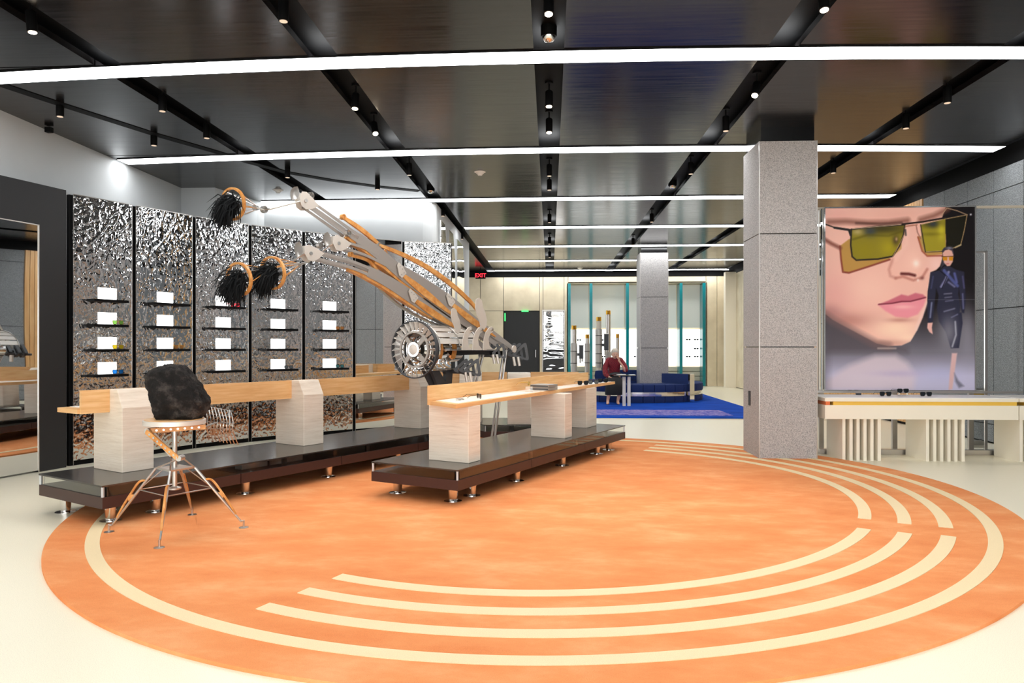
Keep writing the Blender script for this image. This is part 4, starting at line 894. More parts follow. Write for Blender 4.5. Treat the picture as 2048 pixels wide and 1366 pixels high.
drum = obj('drum', MB().lathe(wc+ax*.06, [(.10, 0), (.15, .02), (.15, .16), (.11, .2), (.11, .5), (.15, .54), (.15, .7), (.08, .74)], 28, ax), MT['chrome'], SCU, label='chrome turbine drum'); ORG[drum.name] = ORG[SCU.name]
for f in (.16, .42):
    for k_ in range(3):
        a0_ = [-.55, math.pi-.45, math.pi*.5-.5][k_]
        pts = [wc+ax*(f+.05)+(lt*math.cos(a0_+b*.12)+up*math.sin(a0_+b*.12))*.215 for b in range(9)]
        mb = MB(); 
        for q0_, q1_ in zip(pts, pts[1:]): mb.slab([q0_, q1_, q1_+(wc+ax*(f+.05)-q1_)*.14, q0_+(wc+ax*(f+.05)-q0_)*.14], ax*.05)
        obj('wooden_rib', mb, MT['woodrod'], drum)
for k_ in range(9):      # slatted cover over the drum
    an = math.radians(20+k_*17.5); d = lt*math.cos(an)+up*math.sin(an); s_ = ax.cross(d)
    c0 = wc+ax*.12+d*.275; c1 = wc+ax*.86+d*.275
    obj('slat', MB().slab([c0-s_*.033, c0+s_*.033, c1+s_*.033, c1-s_*.033], d*.006), MT['greylight'], drum)
for f in (.1, .48, .86):
    pts = [wc+ax*f+(lt*math.cos(a_)+up*math.sin(a_))*.29 for a_ in np.linspace(math.radians(8), math.radians(172), 24)]
    obj('cover_band', MB().tube(pts, .011 if f == .1 else .006, 6), MT['steel'], drum)
# deck with hooked brackets
D0 = dpx(930)
deck = obj('deck', MB().slab([P(900, 699, 8.25), P(992, 699, 8.75), P(992, 699, 8.75)+lt*-.28, P(900, 699, 8.25)+lt*-.28], (0, 0, -.012)), MT['steel'], SCU); ORG[deck.name] = ORG[SCU.name]
def hookpl(x, y, D, s_, par, mat='greylight'):     # hooked bracket plate, pixel outline at one depth
    ol = [(-8, 19), (-6, 0), (-2, -14), (6, -24), (12, -26), (16, -22), (14, -16), (8, -12), (4, -2), (6, 10), (12, 16), (22, 19)]
    c = P(x, y, D); e = D/F*s_
    q = [c+DRV*(a*e*1.5)+Vector((0, 0, -b*e)) for a, b in ol]
    obj('hook_bracket', MB().slab(q, lt*.012), MT[mat], par)
    obj('pin', MB().lathe(c+DRV*(11*e*1.5)+Z(20*e)-lt*.0, [(.016, 0), (.016, .03)], 12, lt), MT['steel'], par)
for x, D in ((930, 8.35), (951, 8.5), (972, 8.65)): hookpl(x, 680, D, 1.05, deck)
for x, y, D, s_ in ((908, 645, 8.35, 1.0), (958, 632, 8.6, 1.25)):
    e = D/F*s_; c = P(x, y, D)
    ol = [(-6, -26), (-1, -29), (4, -25), (6, -14), (10, -6), (13, 6), (12, 16), (8, 22), (3, 20), (0, 8), (-4, 0), (-7, -12)]
    obj('scalloped_plate', MB().slab([c+DRV*(a*e*1.6)+Z(-b*e) for a, b in ol], lt*.012), MT['greylight'], SCU)
# stand: Y shaped black steel plates down to the floor
sb = [P(888, 738, 8.62), P(862, 738, 8.45)]
gz = lambda p: Vector((p.x, p.y, .0))
st_top = obj('stand', MB().slab([P(862, 737, 8.4), P(920, 737, 8.75), P(920, 737, 8.75)+lt*-.16, P(862, 737, 8.4)+lt*-.16], (0, 0, -.012)), MT['steel'], SCU, label='black plate stand below the drum'); ORG[st_top.name] = ORG[SCU.name]
c0 = P(893, 738, 8.62); c0.z -= .014; e1 = DRV
H0 = c0.z-.0185
obj('stand_plate', MB().slab([c0-e1*.12, c0+e1*.13, c0+e1*.10-Z(.22), c0+e1*.13-Z(H0), c0-e1*.13-Z(H0), c0-e1*.03-Z(.22), c0-e1*.0-Z(.05), c0-e1*.02-Z(.02)], lt*-.05), MT['greyblack'], st_top)
obj('stand_plate', MB().slab([c0-e1*.14+Z(0), c0-e1*.28, c0-e1*.02-Z(.42), c0+e1*.05-Z(.42), c0+e1*.04-Z(.20)], lt*-.04), MT['greyblack'], st_top)
obj('stand_plate', MB().slab([c0-e1*.26-Z(.0)+lt*-.06, c0-e1*.36+lt*-.06-Z(.0), c0-e1*.05+lt*-.06-Z(.4), c0+e1*.03+lt*-.06-Z(.4)], lt*-.03), MT['greyblack'], st_top)
obj('foot_plate', MB().slab([c0-e1*.22-Z(H0)+lt*.1, c0+e1*.24-Z(H0)+lt*.1, c0+e1*.24-Z(H0)-lt*.2, c0-e1*.22-Z(H0)-lt*.2], (0, 0, .012)), MT['greyblack'], st_top)
# black chassis beam
obj('chassis_beam', MB().sweep([P(905, 706, 8.6), P(955, 704, 8.9), P(1010, 707, 9.25)], .06, .08), MT['blackgloss'], SCU)
# counterweights: rounded triangular loops
def weight(x, y, D, s_, lab):
    e = D/F*s_; c = P(x, y, D); g = []
    def tri(R, rr):
        out = []
        cs_ = [(-.95, .35), (.62, -1.05), (.95, 1.0)]
        for i, (a, b) in enumerate(cs_):
            for q in range(5):
                p0_, p2_ = cs_[i-1], cs_[(i+1) % 3]
                va = Vector(((p0_[0]-a), (p0_[1]-b))).normalized()*rr; vb = Vector(((p2_[0]-a), (p2_[1]-b))).normalized()*rr
                f = q/4; pt_ = Vector((a, b))+va*(1-f)**2+vb*f**2; out.append((pt_.x*R, pt_.y*R))
        return out
    fx = Vector((1, .0, 0)); out_, in_ = tri(20, .45), tri(11.5, .3)
    w0 = None
    for k_ in range(3):
        o_ = c+C(-.068, .06)*k_
        A_ = [o_+Vector((CS, SN, 0))*(a*e)+Z(-b*e) for a, b in out_]; B_ = [o_+Vector((CS, SN, 0))*(a*e+1.5*e)+Z(-b*e-2*e) for a, b in in_]
        n = len(A_); th = Vector((-SN, CS, 0))*.045; mb = MB()
        mb.add(A_+B_+[v+th for v in A_]+[v+th for v in B_], [(i, n+i, n+(i+1) % n, (i+1) % n) for i in range(n)]+[(2*n+i, 2*n+(i+1) % n, 3*n+(i+1) % n, 3*n+i) for i in range(n)]+[(i, (i+1) % n, 2*n+(i+1) % n, 2*n+i) for i in range(n)]+[(n+i, 3*n+i, 3*n+(i+1) % n, n+(i+1) % n) for i in range(n)])
        if w0 is None: w0 = obj('counterweight', mb, MT['greyblack'], SCU, label=lab); ORG[w0.name] = ORG[SCU.name]
        else: obj('weight_plate', mb, MT['greyblack'], w0)
    for k_ in (0, 1):
        q = c+Z(-24*e)+Vector((CS, SN, 0))*((-4-k_*9)*e)-DRV*.0
        obj('hanging_cylinder', MB().tube([q+Z(.085), q+Vector((.02, 0, -.03))], .018, 12), MT['greylight'], w0)
    obj('weight_axle', MB().tube([c+C(-.25, .2)+Z(-.06), c+C(0, .02)+Z(-.06)], .02, 10), MT['greyblack'], w0)
weight(1040, 703, 9.3, 1.0, 'right black triangular counterweight'); weight(944, 735, 8.5, 1.0, 'lower left black triangular counterweight'); weight(997, 702, 9.0, .85, 'middle black triangular counterweight')
for x, y in ((1020, 698),):
    c = P(x, y, 9.15); obj('pivot_disc', MB().lathe(c-lt*-.05, [(.045, 0), (.045, .02)], 20, lt), MT['greylight'], SCU)
for (x0_, y0_, D1), (x1_, y1_, D2) in (((1010, 700, 9.15), (985, 885, 8.62)), ((964, 708, 8.95), (940, 800, 8.8))):
    a_ = P(x0_, y0_, D1); b_ = P(x1_, y1_, D2); b_ = a_+(b_-a_)*((a_.z-.03)/(a_.z-b_.z))
    for s_ in (-.022, .022): obj('support_leg', MB().tube([a_+lt*s_, b_+lt*s_], .014, 8), MT['steel'], SCU)
    obj('leg_foot', MB().lathe((b_.x, b_.y, 0.0185), [(.05, 0), (.05, .008), (.02, .03)], 16), MT['steel'], SCU)

# ================================================================== ROCK STOOL
DS = 5.2; cs = P(349.5, 840, DS)
t = thing('insect_leg_stool', (cs.x, cs.y, 0), 'steel and wood stool on four insect-like legs carrying the black rock', 'stool')
obj('round_seat', MB().lathe((cs.x, cs.y, cs.z-.03), [(.2, 0), (.21, .002), (.21, .032), (.2, .036)], 48), MT['greylight'], t)
obj('wooden_top', MB().lathe((cs.x, cs.y, cs.z+.006), [(.198, 0), (.198, .004)], 48), MT['wood'], t)
obj('centre_post', MB().tube([(cs.x, cs.y, cs.z-.03), (cs.x, cs.y, .335)], .017, 14).lathe((cs.x, cs.y, .32), [(.03, 0), (.045, .005), (.045, .015), (.02, .025)], 18), MT['steel'], t)
zp = .475; cx_, cy_ = cs.x, cs.y
feet = [G(218, 1069, .0), G(318.6, 1101, .0), G(487.5, 1060, .0), G(384.5, 1034, .0)]
ctr = Vector((cx_, cy_, 0)); hexp = []
corners = []
for f in feet:
    d = (Vector((f.x, f.y, 0))-ctr).normalized(); corners.append(ctr+d*.135+Z(zp))
mbp = MB(); poly = [(c.x, c.y) for c in corners]
obj('hub_plate', MB().prism(poly, zp-.006, zp+.006), MT['steel'], t)
ang = [math.atan2(f.y-cy_, f.x-cx_) for f in feet]
for i, f in enumerate(feet):
    c = corners[i]; d = Vector((math.cos(ang[i]), math.sin(ang[i]), 0)); fz = Vector((f.x, f.y, .02))
    ft = fz-d*.02+Z(.045)
    lg = obj('leg', MB().tube([c, c.lerp(ft, .5), ft], [.009, .010, .007], 8), MT['steel'], t); ORG[lg.name] = ORG[t.name]
    v = (ft-c); sd = Vector((-d.y, d.x, 0)); out = v.cross(sd).normalized(); out = out if out.z > 0 else -out
    k0, k1 = c+v*.22, c+v*.86
    pts = [k0, c+v*.26+out*.028, c+v*.34+out*.036, c+v*.5+out*.03, c+v*.7+out*.02, k1+out*.006, k1]
    obj('wooden_bow', MB().tube(inter(pts, 16), .0085, 6), MT['woodrod'], lg)
    obj('leaf_brace', MB().slab([c+v*.46, c+v*.5+out*.03, c+v*.56+out*.026, c+v*.6], sd*.008), MT['woodrod'], lg)
    obj('foot', MB().tube([ft, fz+Z(.05), fz+Z(.0)], .008, 8).lathe((fz.x, fz.y, .0183), [(.034, 0), (.034, .003), (.01, .006)], 18), MT['steel'], lg)
    obj('strut', MB().tube([c+v*.36, c.lerp(ctr+Z(zp), .45)], .0035, 5), MT['steel'], lg)
mid = [corners[i]+(Vector((feet[i].x, feet[i].y, .06))-corners[i])*.37 for i in range(4)]
for i in range(4): obj('ring_rod', MB().tube([mid[i], mid[(i+1) % 4]], .004, 5), MT['steel'], t)
# folding wooden linkage between plate and seat
J1 = P(301, 861, 5.15); J2 = P(364, 915, 5.1); J3 = P(412, 853, 5.25)
obj('hinge', MB().lathe(J1-Vector((0, .05, 0)), [(.02, 0), (.02, .1)], 12, (0, 1, 0)), MT['steel'], t); hg = obj('hinge', MB().lathe(J2-Vector((0, .05, 0)), [(.02, 0), (.02, .06)], 16, (0, 1, 0)), MT['steel'], t)
for k_, (p, q, m_, o_) in enumerate(((J1, J2, 'woodrod', -.045), (J1, J3, 'woodrod', -.02), (J1+Vector((-.01, 0, -.0)), P(343, 912, 5.2), 'grey', .03))):
    bar = obj('linkage_bar', MB().sweep([p, q], .034, .012, o_*-1), MT[m_], t); ORG[bar.name] = ORG[t.name]
    d0 = (q-p); lat = Vector((d0.y, -d0.x, 0)).normalized()
    for f in np.linspace(.12, .88, 7):
        c = p.lerp(q, f)+lat*(o_*-1)
        obj('bar_hole', MB().lathe(c-lat*.0075, [(.008, 0), (.008, .015)], 10, lat), MT['chrome'], bar)
obj('hub_strut', MB().tube([J2, corners[0]], .006, 6), MT['steel'], t); obj('hub_strut', MB().tube([J2, corners[2]], .006, 6), MT['steel'], t); obj('hub_strut', MB().tube([P(343, 912, 5.2), corners[1]], .006, 6), MT['steel'], t)
# curved wire rake
rk = obj('wire_rake', MB().tube(inter([P(411+48, 820, 5.45), P(415+44, 850, 5.3), P(399+58, 878, 5.45)], 8), .004, 5), MT['steel'], t, label='curved wire rake held behind the seat'); ORG[rk.name] = ORG[t.name]
tines = []
for i in range(9):
    xt = 408+i*6.4; tn = [P(xt+2, 812+i*1.2, 5.5), P(xt+8-abs(i-4)*.3, 838+i*.6, 5.35), P(xt+4-.5*i*.2, 862, 5.35), P(393+i*8.4, 872+i*2.0, 5.5), P(398+i*8.6, 880+i*1.6, 5.55)]
    tn = inter([tn[0], tn[1], tn[2].lerp(P(xt+10, 862, 5.35), .5), P(xt+10+i*.9, 880+i*1.2, 5.5)], 10); tines.append(tn)
    obj('tine', MB().tube(tn, .0035, 5), MT['steel'], rk)
for f in (0, 2, 4, 6, 8): obj('cross_wire', MB().tube([tn[f] for tn in tines], .003, 5), MT['steel'], rk)
obj('rake_arm', MB().tube([J3, tines[3][4]], .006, 6), MT['steel'], t)

# rocks
from mathutils import noise as mnoise
import bmesh
def rock(name, c, outline, ry_, label, seed, amp=.1, sub=6):
    """outline: silhouette in metres (x, z) around the rock's middle; depth ry_"""
    bm = bmesh.new(); bmesh.ops.create_icosphere(bm, subdivisions=sub, radius=1)
    O = [Vector(p) for p in outline]
    def rad(a):
        d = Vector((math.cos(a), math.sin(a))); best = .05
        for p, q in zip(O, O[1:]+O[:1]):
            e = q-p; den = d.x*e.y-d.y*e.x
            if abs(den) < 1e-9: continue
            t_ = (p.x*e.y-p.y*e.x)/den; k_ = (p.x*d.y-p.y*d.x)/den
            if t_ > 0 and -1e-6 <= k_ <= 1+1e-6: best = max(best, t_)
        return best
    sz = max(p.length for p in O)
    for v in bm.verts:
        d = v.co.normalized(); a = math.atan2(d.z, d.x); s_ = max(0, 1-abs(d.y)**2.6)**.5
        n1 = mnoise.fractal(d*1.6+Vector((seed, 3, 1)), 1, 2, 3); n2 = mnoise.fractal(d*4.5+Vector((1, seed, 2)), .7, 2.1, 5); n3 = abs(mnoise.noise(d*2.8+Vector((seed, 0, 9))))
        r = 1+amp*(n1*.5+n2*.38-n3*.5)
        v.co = Vector((math.cos(a)*rad(a)*s_*r, (abs(d.y)**.8)*math.copysign(1, d.y)*ry_*(1+amp*n1), math.sin(a)*rad(a)*s_*r))
    zlow = min(p.y for p in O)*.93
    for v in bm.verts: v.co.z = max(v.co.z, zlow+(v.co.z-zlow)*.03)
    zmin = min(v.co.z for v in bm.verts)
    for v in bm.verts: v.co.z -= zmin
    me = bpy.data.meshes.new(name); bm.to_mesh(me); bm.free(); me.polygons.foreach_set('use_smooth', [True]*len(me.polygons))
    me.materials.append(MT['rock']); o = bpy.data.objects.new(name, me); COL.objects.link(o); o.location = c; o.rotation_euler = (0, 0, TH); return setp(o, label, 'rock')
kk = .00365
rol = [(300, 743), (322, 727), (368, 729), (387, 748), (402, 772), (415, 800), (411, 818), (396, 836), (322, 836), (313, 812), (310, 790), (301, 772)]
rock('lava_rock', (cs.x+.022, cs.y, cs.z+.0105), [((a-357)*kk, (784-b)*kk) for a, b in rol], .15, 'big rough black lava rock on the round stool seat', 5.3, .13)
rock('lava_rock', (cs.x-.145, cs.y+.09, cs.z+.0105), [(-.05, -.04), (.05, -.04), (.055, .0), (.02, .038), (-.03, .03)], .05, 'small black rock beside the big one on the stool', 8.1, .15, 4)

# ================================================================== BLUE SOFA, WOMAN, SIDE TABLE
SCx, SCD, SR = 3.2, 18.8, 1.72
sc = C(SCx, SCD); zr_ = .02
t = thing('round_sofa', (sc.x, sc.y, zr_), 'round navy blue channel-tufted sofa with chrome band around the far pillar', 'sofa')
def annulus(r0, r1, a0, a1, z0, z1, n, bulge=0):
    mb = MB(); prof = [(r0, z0), (r1, z0), (r1+bulge, (z0+z1)/2), (r1, z1-.01), (r1-.02, z1), (r0, z1)] if bulge else [(r0, z0), (r1, z0), (r1, z1), (r0, z1)]
    m = len(prof); vs = []
    for i in range(n+1):
        a = math.radians(a0+(a1-a0)*i/n); vs += [(sc.x+r*math.cos(a), sc.y+r*math.sin(a), z) for r, z in prof]
    full = abs(a1-a0) >= 359.9
    mb.add(vs, [(i*m+q, (i+1)*m+q, (i+1)*m+(q+1) % m, i*m+(q+1) % m) for i in range(n) for q in range(m)], bool(bulge))
    if not full: mb.add(vs[:m], [tuple(range(m))]).add(vs[-m:], [tuple(range(m))[::-1]])
    return mb
obj('seat_core', annulus(.85, SR-.03, 0, 360, zr_+.25, .44, 64), MT['navy'], t)
nch = 40
for i in range(nch):
    a0, a1 = 360*i/nch, 360*(i+1)/nch
    obj('seat_channel', annulus(SR-.62, SR, a0+.25, a1-.25, .25+zr_, .455, 3, .015), MT['navy'], t)
    obj('base_channel', annulus(SR-.25, SR-.01, a0+.25, a1-.25, zr_+.001, .155+zr_, 3, .01), MT['navy'], t)
obj('chrome_band', annulus(SR-.3, SR-.005, 0, 360, .156+zr_, .249+zr_, 72), MT['chrome'], t)
for i in range(14): obj('backrest_channel', annulus(.86, 1.05, 30+i*9.5, 30+(i+1)*9.5-.5, .455, .72, 3, .02), MT['navy'], t)
aa = math.degrees(math.atan2(-1.28, 1.08))+3.02
def ap(r, a, z): return Vector((sc.x+r*math.cos(math.radians(a)), sc.y+r*math.sin(math.radians(a)), z))
e0_ = ap(.95, aa, 0); e1_ = ap(SR+.03, aa, 0); dd_ = (e1_-e0_).normalized(); n_ = Vector((-dd_.y, dd_.x, 0))
obj('arm_divider', MB().prism([(e0_-n_*.09).xy, (e1_-n_*.09).xy, (e1_+n_*.09).xy, (e0_+n_*.09).xy], .455, .69), MT['navy'], t)
obj('chrome_end_panel', MB().prism([(e1_-n_*.09).xy, (e1_-n_*.09+dd_*.05).xy, (e1_+n_*.09+dd_*.05).xy, (e1_+n_*.09).xy], .03, .695), MT['chrome'], t)
# side table
q = G(1253, 812, .02)
t = thing('side_table', q, 'small dark-topped side table on two pale posts beside the seated woman', 'table')
for s_ in (-.055, .055): obj('leg', MB().box(q.x+s_-.034, q.x+s_+.034, q.y-.03, q.y+.03, .021, .68), MT['lacquer'], t)
obj('collar', MB().box(q.x-.07, q.x+.05, q.y+.0, q.y+.04, .6, .70), MT['navy'], t)
obj('tabletop', MB().box(q.x-.3, q.x+.2, q.y-.15, q.y+.2, .702, .722), MT['blackgloss'], t)
obj('notebook', MB().box(q.x-.22, q.x-.02, q.y-.1, q.y+.1, .7225, .735), MT['whitetop'], label='white notebook on the side table', cat='book', org=(q.x-.12, q.y, .7225))
# woman -------------------------------------------------------------
def skin(name, verts, edges, radii, mat, parent, root=0, sub=2, label=None):
    me = bpy.data.meshes.new(name); me.from_pydata([tuple(Vector(v)) for v in verts], edges, []); o = bpy.data.objects.new(name, me); COL.objects.link(o)
    sk = o.modifiers.new('skin', 'SKIN'); sk.use_smooth_shade = True
    lay = me.skin_vertices[0].data
    for i, r in enumerate(radii):
        r = r if hasattr(r, '__len__') else (r, r); lay[i].radius = r; lay[i].use_root = (i == root)
    s = o.modifiers.new('sub', 'SUBSURF'); s.levels = sub; s.render_levels = sub
    dg = bpy.context.evaluated_depsgraph_get(); dg.update(); ev = o.evaluated_get(dg); m2 = bpy.data.meshes.new_from_object(ev); m2.materials.clear(); m2.materials.append(mat)
    m2.polygons.foreach_set('use_smooth', [True]*len(m2.polygons))
    o.modifiers.clear(); o.data = m2; o.parent = parent
    if label: o['label'] = label
    return o
wx0 = C(2.46, 17.25)
T = thing('person', (wx0.x, wx0.y, 0), 'seated grey-haired woman in red plaid blouse and long black skirt, chin on hand', 'person')
T.rotation_euler = (0, 0, TH)
# local frame: x right in picture, y away, z up; hips at y=.1
body_v = [(0, .16, .56), (0, .13, .72), (0, .08, .90), (0, .03, 1.02), (0, .0, 1.10), (0, -.04, 1.15), (0, -.07, 1.19),
 (-.10, .12, .54), (-.13, -.20, .50), (-.19, -.42, .47), (-.20, -.46, .25), (-.23, -.48, .09), (-.235, -.53, .055), (-.25, -.64, .035),
 (.10, .12, .54), (.07, -.20, .50), (.06, -.42, .47), (.04, -.46, .25), (.005, -.48, .09), (.0, -.53, .055), (-.005, -.64, .035),
 (-.16, .04, 1.03), (-.23, .0, .86), (-.23, -.08, .70), (-.13, -.2, .61), (-.10, -.25, .60),
 (.16, .04, 1.03), (.24, -.04, .88), (.235, -.17, .765), (.16, -.21, .90), (.09, -.20, 1.0), (.065, -.185, 1.05)]
body_e = [(0, 1), (1, 2), (2, 3), (3, 4), (4, 5), (5, 6), (0, 7), (7, 8), (8, 9), (9, 10), (10, 11), (11, 12), (12, 13), (0, 14), (14, 15), (15, 16), (16, 17), (17, 18), (18, 19), (19, 20), (3, 21), (21, 22), (22, 23), (23, 24), (24, 25), (3, 26), (26, 27), (27, 28), (28, 29), (29, 30), (30, 31)]
body_r = [(.15, .11), (.125, .09), (.135, .095), (.13, .08), (.05, .05), (.046, .046), (.07, .075), .09, .082, .062, .05, .034, .036, (.036, .016), .09, .082, .062, .05, .034, .036, (.036, .016), .052, .042, .036, .026, .03, .052, .042, .038, .028, .022, .03]
skin('body', body_v, body_e, body_r, MT['skin'], T)
hd = Vector((-.005, -.095, 1.175))
import bmesh
def blobmesh(name, c, r, mat, parent, fn=None, sub=3):
    bm = bmesh.new(); bmesh.ops.create_icosphere(bm, subdivisions=sub, radius=1)
    for v in bm.verts:
        d = v.co.copy(); 
        if fn: d = fn(d)
        v.co = Vector((d.x*r[0]+c[0], d.y*r[1]+c[1], d.z*r[2]+c[2]))
    me = bpy.data.meshes.new(name); bm.to_mesh(me); bm.free(); me.polygons.foreach_set('use_smooth', [True]*len(me.polygons)); me.materials.append(mat)
    o = bpy.data.objects.new(name, me); COL.objects.link(o); o.parent = parent; return o
def headfn(d):
    if d.z < 0: d.x *= 1-.28*d.z*d.z; d.y *= 1-.1*d.z*d.z
    g = math.exp(-((d.x/.16)**2+((d.z+.12)/.22)**2))
    if d.y < 0: d.y -= .2*g
    for s_ in (-1, 1):
        g = math.exp(-(((d.x-s_*.36)/.17)**2+((d.z-.08)/.12)**2))
        if d.y < 0: d.y += .1*g
    return d
def tilt(o): o.rotation_euler = (0, 0, 0)
hr = (.078, .096, .115)
hdo = blobmesh('head', hd, hr, MT['skin'], T, headfn)
def hairfn(d):
    d = d*(1+.035*mnoise.noise(d*6)); 
    if d.y < -.3 and d.z < .1: d *= .80
    if d.z < -.35: d *= .85
    return d
blobmesh('hair', hd+Vector((0, .012, .035)), (.098, .112, .115), MT['hair'], T, hairfn)
for s_ in (-1, 1):
    blobmesh('eye', hd+Vector((s_*.029, -.084, .004)), (.011, .008, .006), MT['greyblack'], hdo, None, 1)
    blobmesh('ear', hd+Vector((s_*.08, .0, -.01)), (.012, .018, .028), MT['skin'], hdo, None, 1)
    blobmesh('eyebrow', hd+Vector((s_*.03, -.088, .026)), (.02, .006, .004), MT['hair'], hdo, None, 1)
blobmesh('mouth', hd+Vector((0, -.087, -.058)), (.022, .007, .007), TN['r'], hdo, None, 1)
# blouse: skinned sleeves and trunk slightly larger than the body
bv = [(0, .15, .60), (0, .12, .74), (0, .07, .90), (0, .03, 1.02), (0, .0, 1.085), (-.15, .04, 1.03), (-.23, .0, .86), (-.235, -.08, .70), (-.16, -.17, .625), (.15, .04, 1.03), (.24, -.04, .88), (.24, -.16, .775), (.19, -.19, .86)]
be = [(0, 1), (1, 2), (2, 3), (3, 4), (3, 5), (5, 6), (6, 7), (7, 8), (3, 9), (9, 10), (10, 11), (11, 12)]
br = [(.155, .12), (.15, .11), (.165, .115), (.15, .10), (.07, .065), .075, .068, .07, .036, .075, .068, .072, .05]
skin('blouse', bv, be, br, MT['plaid'], T, label='red and black plaid blouse')
# skirt: draped over the lap and hanging to mid calf
mb = MB(); rows = [(.22, .60, .19, .10), (.05, .625, .215, .11), (-.2, .60, .22, .10), (-.40, .55, .215, .09), (-.50, .44, .215, .085), (-.52, .33, .21, .08), (-.53, .25, .205, .075)]
n = 28; vs = []
ctrs = [(0, .2, .56), (-.02, .0, .565), (-.05, -.2, .545), (-.065, -.40, .49), (-.075, -.46, .40), (-.08, -.465, .31), (-.085, -.47, .235)]
norms = [(0, -1, 0), (0, -1, 0), (0, -1, -.05), (0, -.8, -.6), (0, -.15, -1), (0, 0, -1), (0, 0, -1)]
for (cx0, cy0, cz0), nn_ in zip(ctrs, norms):
    ax_ = Vector(nn_).normalized(); u_ = Vector((1, 0, 0)); w_2 = ax_.cross(u_).normalized()
    for q in range(n):
        a_ = 2*math.pi*q/n; rr = 1+.05*math.sin(a_*7+cz0*9)
        vs.append(Vector((cx0, cy0, cz0))+u_*math.cos(a_)*.205*rr+w_2*math.sin(a_)*.095*rr)
m_ = len(ctrs)
mb.add(vs, [(i*n+q, i*n+(q+1) % n, (i+1)*n+(q+1) % n, (i+1)*n+q) for i in range(m_-1) for q in range(n)], True); mb.add(vs[:n], [tuple(range(n))[::-1]])
mb.add([v*1 for v in vs[-n:]], [tuple(range(n))])
obj('skirt', mb, MT['skirt'], T, local=True, sharp=None)
blobmesh('handbag', (.02, -.03, .70), (.15, .07, .05), MT['greyblack'], T, lambda d: d*(1+.1*mnoise.noise(d*4)), 3)['label'] = 'dark patterned bag on the lap'
def hand(c, dirv, side, nm):
    dirv = Vector(dirv).normalized(); sv = Vector(side).normalized(); cv = dirv.cross(sv)
    v = [Vector(c), Vector(c)+dirv*.05]; e = [(0, 1)]; r = [(.026, .014), (.03, .014)]
    for q, (ln, of) in enumerate(((.055, -.027), (.068, -.009), (.064, .009), (.048, .026))):
        b = len(v); v += [Vector(c)+dirv*.055+sv*of, Vector(c)+dirv*(.055+ln*.5)+sv*of*1.15-cv*.008, Vector(c)+dirv*(.055+ln*.85)+sv*of*1.15-cv*.03]; e += [(1, b), (b, b+1), (b+1, b+2)]; r += [.009, .0085, .007]
    b = len(v); v += [Vector(c)+dirv*.02-sv*.035, Vector(c)+dirv*.05-sv*.05-cv*.01]; e += [(0, b), (b, b+1)]; r += [.011, .008]
    skin(nm, v, e, r, MT['skin'], T, 0, 1)
hand((-.115, -.225, .605), (.55, -.6, -.1), (.7, .6, 0), 'hand'); hand((.07, -.19, 1.04), (-.35, .1, .9), (-.6, .7, 0), 'hand')

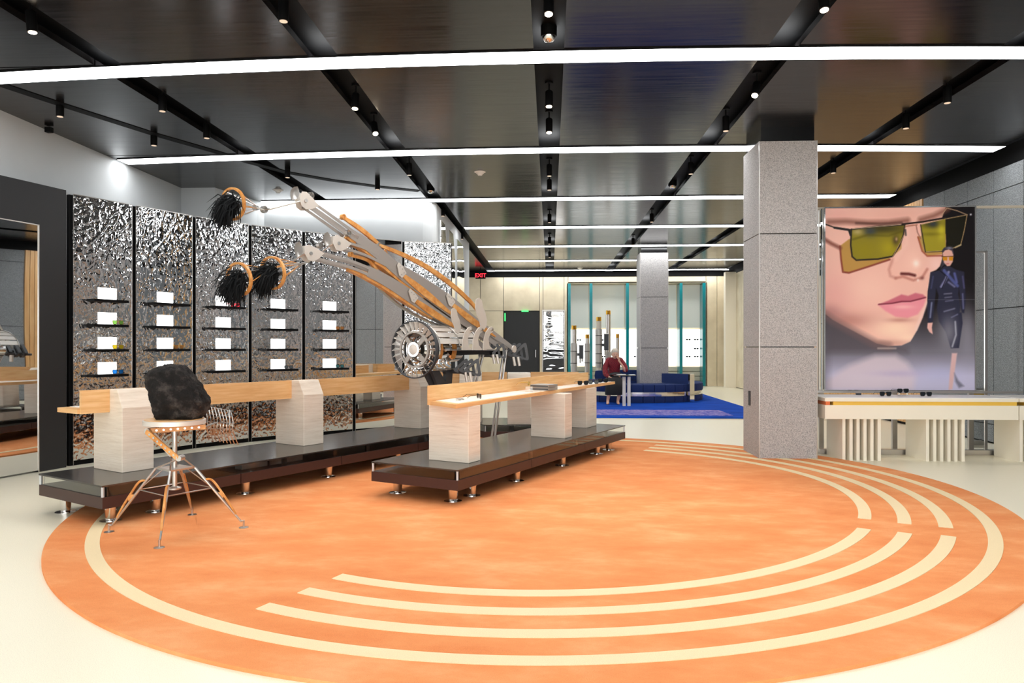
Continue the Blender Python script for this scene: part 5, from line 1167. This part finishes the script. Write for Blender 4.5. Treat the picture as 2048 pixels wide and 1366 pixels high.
# ================================================================== METAL TUBES
def tubesculpt(px, wpx, ytop, ythick, D, label, ylow=None, gadget=None):
    c = P(px, 700, D); r = wpx/2*D/F; z_ = lambda y: EYE-(y-HZ)/F*D
    t = thing('metal_tube', (c.x, c.y, 0.0), label, 'tube sculpture', 'crowned metal tubes before the lit wall')
    zt_ = z_(ytop); zk = z_(ythick)
    obj('upper_tube', MB().lathe((c.x, c.y, zk), [(r, 0), (r, zt_-zk-.12)], 24), MT['beige' if ylow else 'steel'], t)
    for q in range(5):
        a_ = 2*math.pi*q/5+.3; obj('crown_tooth', MB().prism([(c.x+r*.98*math.cos(a_+b), c.y+r*.98*math.sin(a_+b)) for b in (-.42, 0, .42)]+[(c.x+r*.8*math.cos(a_+b), c.y+r*.8*math.sin(a_+b)) for b in (.42, 0, -.42)], zt_-.13, zt_), MT['gold'], t)
    zl = z_(ylow) if ylow else 0.0
    obj('sleeve', MB().lathe((c.x, c.y, max(zl, 0)), [(r*1.25, 0), (r*1.25, zk-max(zl, 0)-.02), (r*1.05, zk-max(zl, 0))], 24), MT['grey'], t)
    for q in range(4):
        zz = max(zl, 0)+(zk-max(zl, 0))*(q+.5)/4.2; obj('sleeve_band', MB().ring((c.x, c.y, zz), (0, 0, 1), r*1.27, .01, 24, 6), MT['steelplate'], t)
    if ylow: obj('lower_tube', MB().lathe((c.x, c.y, 0), [(r*1.02, 0), (r*1.02, zl)], 24), MT['beige'], t)
    if gadget:
        s_, gy, gh = gadget; x = c.x+s_*(r*1.25+.03); zc = z_(gy)
        g = obj('clamp_box', MB().box(min(c.x+s_*r*1.3, x+s_*.10), max(c.x+s_*r*1.3, x+s_*.10), c.y-.05, c.y+.05, zc-.04, zc+.04).box(x+s_*.09-.06, x+s_*.09+.06, c.y-.06, c.y+.06, zc-gh/2*.5, zc+gh/2), MT['greyblack'], t)
        obj('clamp_prongs', MB().tube([(x+s_*.06, c.y, zc-gh/4), (x+s_*.06, c.y, zc-gh/2)], .02, 8).tube([(x+s_*.12, c.y, zc-gh/4), (x+s_*.12, c.y, zc-gh*.42)], .02, 8).tube([(x+s_*.02, c.y, zc+gh/2+.02), (x+s_*.16, c.y, zc+gh/2+.02)], .02, 8), MT['steel'], t)
tubesculpt(1148, 10, 651, 686, 21.2, 'leftmost crowned metal tube with a black clamp on its right side', None, (1, 709, .5))
tubesculpt(1174.5, 8, 669, 687, 22.0, 'short crowned metal tube, second from the left')
tubesculpt(1197.5, 10.5, 634, 658, 20.9, 'thick crowned metal tube in the middle, clamp on its right', 735, (1, 690, .6))
tubesculpt(1216.5, 9.5, 621, 704, 21.4, 'tallest crowned metal tube, behind the woman', None, (-1, 735, .5))
tubesculpt(1235, 7, 668, 720, 22.2, 'thin crowned metal tube directly above the woman')
# glasses pinned on the lit back panels
for px, py in ((1158, 680), (1207.5, 680), (1207, 713), (1272, 713), (1376, 679), (1392, 679), (1392, 697), (1376, 713), (1392, 713)):
    q = PY(px, py, YB+.6)
    side = 'left' if px < 1300 else 'right'
    nm = {(1158, 680): 'leftmost, level with the first tube', (1207.5, 680): 'upper pair beside the thick tube', (1207, 713): 'lower pair beside the thick tube', (1272, 713): 'just left of the far pillar', (1376, 679): 'top left pair right of the far pillar', (1392, 679): 'top right pair right of the far pillar', (1392, 697): 'single middle pair right of the far pillar', (1376, 713): 'bottom left pair right of the far pillar', (1392, 713): 'bottom right pair right of the far pillar'}[(px, py)]
    g_ = glasses((q.x, q.y-.0, q.z-.03), 0, TN['k'], MT['blackgloss'], 'tiny dark sunglasses on the backlit wall, '+nm, 1.25, 'sunglasses on the backlit back wall')
    g_.scale = (1.25, .3, 1.25); g_.location.y = YB+.55
